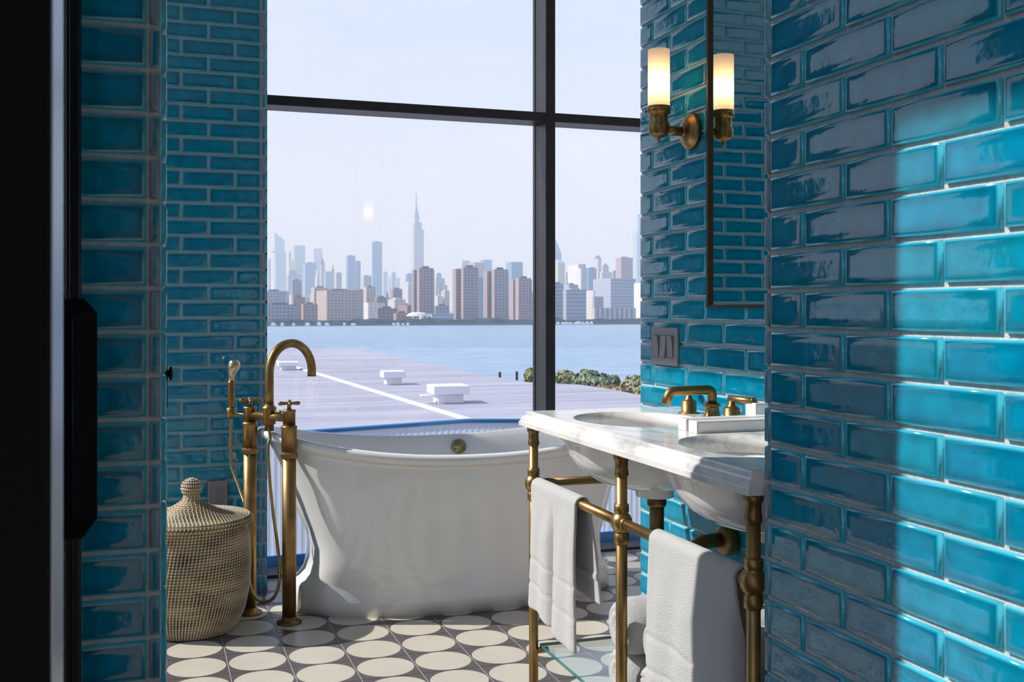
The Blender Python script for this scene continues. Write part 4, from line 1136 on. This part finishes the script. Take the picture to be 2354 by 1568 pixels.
T('apartment_block', 'grey block behind the domed building', 'building', 'grey', 1300, [(996, 1001, 1032, 703)])
# right pane
r, em, z, pl = T('tapered_skyscraper', 'tapering blue glass skyscraper half hidden by the window mullion', 'skyscraper', 'glass', 3700, [(1262, 1268, 1293, 600), (1264, 1270, 1291, 582)], 'bare')
em('tapered_crown', cone_on(pl, z, zpx(552, 3706), .12), FM['glass'])
r, em, z, pl = T('hip_roofed_tower', 'stone tower with pale hipped roof beside the window mullion', 'skyscraper', 'stone', 3000, [(1272, 1283, 1299, 604)], 'bare')
em('hip_roof', cone_on(pl, z, zpx(597, 3000), .5), FM['pale'])
T('glass_tower', 'small dark tower left of the white gridded slab', 'skyscraper', 'grey', 2900, [(1300, 1302, 1307, 628)])
T('office_slab', 'white gridded slab catching full sun', 'skyscraper', 'white', 2700, [(1308, 1329, 1332, 609)], 'bare')
T('office_slab', 'grey slab behind the white gridded slab', 'skyscraper', 'grey', 2850, [(1328, 1331, 1347, 607)], 'bare')
T('office_slab', 'narrow bright white tower in front of the grey slab', 'skyscraper', 'white', 2300, [(1326, 1335, 1337, 617)], 'bare')
T('office_slab', 'plain grey shaft right of the narrow white tower', 'skyscraper', 'grey', 2500, [(1335, 1337, 1352, 616)], 'bare')
T('office_slab', 'dark blue slab left of the slender capped tower', 'skyscraper', 'glass', 2350, [(1350, 1353, 1372, 616)])
r, em, z, pl = T('capped_tower', 'slender stone tower with a small dark cap', 'skyscraper', 'stone', 3000, [(1367, 1375, 1383, 595)], 'bare')
em('cap', cone_on(pl, z, zpx(587, 3000), .4), dark)
r, em, z, pl = T('gothic_tower', 'stepped gothic tower with several small peaks', 'skyscraper', 'stone', 2600, [(1380, 1384, 1408, 625), (1383, 1386, 1400, 613)], 'bare')
em('peak', cone_on(pl, z, zpx(605, 2606), .15), FM['grey'])
T('stone_tower', 'small dark block left of the brown slab', 'building', 'grey', 2400, [(1408, 1410, 1419, 624)])
T('brown_slab', 'brown slab with pink sunlit side', 'skyscraper', 'brown', 2100, [(1418, 1428, 1456, 592)])
r, em, z, pl = T('slim_supertall', 'very tall slim glass tower at the edge of the brick wall', 'skyscraper', 'pale', 4300, [(1463, 1467, 1479, 492)], 'bare')
m = MB()
for k in range(34):
    zz = zpx(660-k*4.0, 4290); p = at_fwd(1458, 700, 4290)
    q = p+RV*9; m.add([(p.x, p.y, zz), (q.x, q.y, zz), (q.x, q.y, zz+2.0), (p.x, p.y, zz+2.0)], [(0, 1, 2, 3)])
    m.add([(p.x+1, p.y+1, zz), (q.x+1, q.y+1, zz), (q.x+1, q.y+1, zz+2.0), (p.x+1, p.y+1, zz+2.0)], [(3, 2, 1, 0)])
m = MB()
p = at_fwd(1455, 700, 4300)
for k in range(30):
    zz = zpx(655-k*4.2, 4300); m.box((p.x, p.y, zz), (p.x+12, p.y+8, zz+1.4))
o = em('scaffold', m, FM['pale']); o['kind'] = 'stuff'
T('headquarters_slab', 'wide blue glass slab with banded pale end', 'skyscraper', 'band', 1500, [(1370, 1404, 1464, 640)], 'bare')
T('apartment_block', 'cream block with dark stripes at the edge of the brick wall', 'building', 'white', 1350, [(1462, 1478, 1492, 650)], 'bare')
T('office_block', 'blue banded block beside the window mullion', 'building', 'band', 1300, [(1268, 1270, 1296, 652)])
T('office_block', 'wide blue banded block next to the mullion block', 'building', 'band', 1260, [(1295, 1302, 1349, 666)])
T('office_block', 'square block with a bright gap behind the banded block', 'building', 'grey', 1500, [(1294, 1308, 1330, 654)])
T('apartment_block', 'sunlit cream block between the banded block and the grey one', 'building', 'white', 1420, [(1338, 1364, 1368, 668)], 'bare')
T('apartment_block', 'plain grey block below the wide blue slab', 'building', 'grey', 1350, [(1362, 1366, 1388, 682)], 'bare')
T('conference_building', 'long low dark building along the right waterfront', 'building', 'rib', 1180, [(1362, 1366, 1466, 708)], 'bare')
# look-alike mid-rise filling behind
rnd = random.Random(11)
for i in range(60):
    x = rnd.uniform(610, 1490); w = rnd.uniform(7, 20); t = rnd.uniform(1700, 2600); y = rnd.uniform(662, 690)
    T('midrise_block', 'hazy mid-rise block in the crowd behind the waterfront', 'building', rnd.choice(['tan', 'stone', 'grey', 'white', 'brick', 'rib', 'glass']), t, [(x, x+w*rnd.uniform(.25, .45), x+w, y)], None, 'hazy mid-rise blocks behind the waterfront')
# waterfront clutter: quay wall and moored boats
quay = plain('quay_trees', (.10, .12, .12), .9, noise=.5, nscale=.08)
pts = [(x, shore_t(x)+1) for x in range(400, 1700, 20)]
m = MB()
vs = []
for x, t in pts:
    a = at_fwd(x, 700, t); b = at_fwd(x, 700, t+6); h = GZ+3.2+rnd.uniform(-.8, 1.6)
    vs += [(a.x, a.y, GZ-1), (a.x, a.y, h), (b.x, b.y, h)]
n = len(pts)
o = MB().add(vs, [f for i in range(n-1) for f in ((3*i, 3*i+3, 3*i+4, 3*i+1), (3*i+1, 3*i+4, 3*i+5, 3*i+2))]).build('riverside_hedge', quay)
tag(o, 'dark strip of trees and road along the far shore', 'trees', kind='stuff')
boat_m = M['vent_white']
for i, x in enumerate([628+26*k+rnd.uniform(-9, 9) for k in range(8)]+[906+10*k+rnd.uniform(-2, 2) for k in range(4)]+[1284+9.5*k+rnd.uniform(-2, 2) for k in range(9)]):
    t = shore_t(x)-4-9*(i % 2); L = rnd.uniform(.9, 1.7); p = at_fwd(x, 700, t)
    r = empty('moored_boat', (p.x, p.y, WZ), -TH+rnd.uniform(-.2, .2)); tag(r, 'small white boat moored along the far shore', 'boat', 'white boats moored along the far shore')
    L2 = L; L = L*1.5
    hv = [(-L, 0, .4), (L*.7, -1.1, .4), (L, 0, .6), (L*.7, 1.1, .4), (-L, -1, 1.6), (L*.7, -1.5, 1.6), (L*1.2, 0, 2.0), (L*.7, 1.5, 1.6), (-L, 1, 1.6)]
    mesh_obj('hull', [(a, b, c) for a, b, c in hv], [(0, 1, 5, 4), (1, 2, 6, 5), (2, 3, 7, 6), (3, 0, 8, 7), (4, 5, 6, 7, 8), (0, 4, 8)], boat_m, r)
    b = MB().box((-L*.7, -.9, 1.5), (L*.6, .9, 2.4+rnd.random()*1.2), .1)
    mesh_obj('cabin', b.v, b.f, boat_m, r)
# pilings in the river
pile = plain('wet_timber', (.03, .03, .035), .8)
for x, yt in ((1149, 856), (1188, 855)):
    p = at_fwd(x, yt, 110)
    o = MB().lathe([(.14, WZ-2), (.14, p.z), (.09, p.z+.05)], (p.x, p.y, 0), seg=10).build('mooring_pile', pile)
    tag(o, 'thin dark mooring pile rising from the water behind the roof', 'pile', 'dark mooring piles')

# ------------------------------------------------------------------ trees on the near bank
def leaf_mat(name, a, b):
    m, nt, N, bs = new_mat(name); tc = N.new('ShaderNodeTexCoord'); nz = N.new('ShaderNodeTexNoise'); nz.inputs['Scale'].default_value = .9; nz.inputs['Detail'].default_value = 3
    nt.links.new(tc.outputs['Object'], nz.inputs['Vector'])
    nt.links.new(mix_rgb(nt, nz.outputs['Fac'], a, b), bs.inputs['Base Color']); bs.inputs['Roughness'].default_value = .6
    return m
def tree(name, label, x, y, t, r, h, mat, n, seed, blobs=5):
    rnd = random.Random(seed); p = at_fwd(x, y, t)      # p: top of the crown
    gz = WZ+2.4; root = empty(name, (p.x, p.y, gz)); tag(root, label, 'tree')
    H = p.z-gz
    MB().tube([(p.x, p.y, gz), (p.x+.1, p.y, gz+H*.4), (p.x-.1, p.y+.1, gz+H*.8)], [.22, .16, .06], 8).build('trunk', pile, root)
    bl = []
    for k in range(blobs):
        a = rnd.uniform(0, 6.28); d = r*rnd.uniform(.1, .65)
        br = r*rnd.uniform(.38, .6)
        bl.append((Vector((math.cos(a)*d, math.sin(a)*d, H-br*.75-rnd.uniform(0, h*.55))), br))
    bl.append((Vector((0, 0, H-r*.45)), r*.45))
    vs = []; fs = []
    for i in range(n):
        c, br = rnd.choice(bl); v = Vector((rnd.gauss(0, 1), rnd.gauss(0, 1), rnd.gauss(0, 1))).normalized()*br*rnd.uniform(.72, 1.06)
        v.z *= .8; q = c+v
        nn = (v.normalized()+Vector((rnd.uniform(-.7, .7), rnd.uniform(-.7, .7), rnd.uniform(-.4, .8)))).normalized()
        u = nn.orthogonal().normalized(); w = nn.cross(u); s = rnd.uniform(.10, .22)
        b = len(vs); vs += [tuple(q-u*s), tuple(q+w*s*.55), tuple(q+u*s), tuple(q-w*s*.55)]; fs.append((b, b+1, b+2, b+3))
    o = mesh_obj('foliage', vs, fs, mat, root); o['kind'] = 'stuff'
g1 = leaf_mat('olive_leaves', (.15, .17, .07), (.36, .35, .17)); g2 = leaf_mat('deep_leaves', (.08, .12, .08), (.24, .28, .16)); g3 = leaf_mat('russet_scrub', (.20, .13, .06), (.40, .27, .14))
tree('broadleaf_tree', 'olive-green tree partly hidden by the window mullion', 1226, 842, 67, 1.3, 3.0, g1, 2600, 1, 4)
tree('broadleaf_tree', 'broad olive tree right of the mullion', 1300, 846, 60, 2.1, 3.0, g1, 5200, 2, 8)
tree('broadleaf_tree', 'broad deep green tree in the middle of the bank', 1358, 851, 56, 1.9, 3.0, g2, 5200, 3, 7)
tree('sapling', 'small dark sapling standing alone between the trees', 1412, 862, 58, .55, 1.6, g2, 900, 4, 3)
tree('broadleaf_tree', 'round olive tree next to the brick wall edge', 1462, 858, 50, 1.5, 2.8, g1, 4200, 5, 7)
tree('broadleaf_tree', 'olive tree mostly hidden behind the brick wall edge', 1500, 872, 44.5, 1.6, 2.6, g1, 3000, 6, 6)
tree('scrub_bush', 'russet scrub bush at the foot of the deep green tree', 1392, 884, 52, .95, 1.4, g3, 2200, 7, 5)
tree('scrub_bush', 'tan scrub bush in front of the round olive tree', 1428, 884, 46.5, .95, 1.4, g3, 2200, 8, 5)
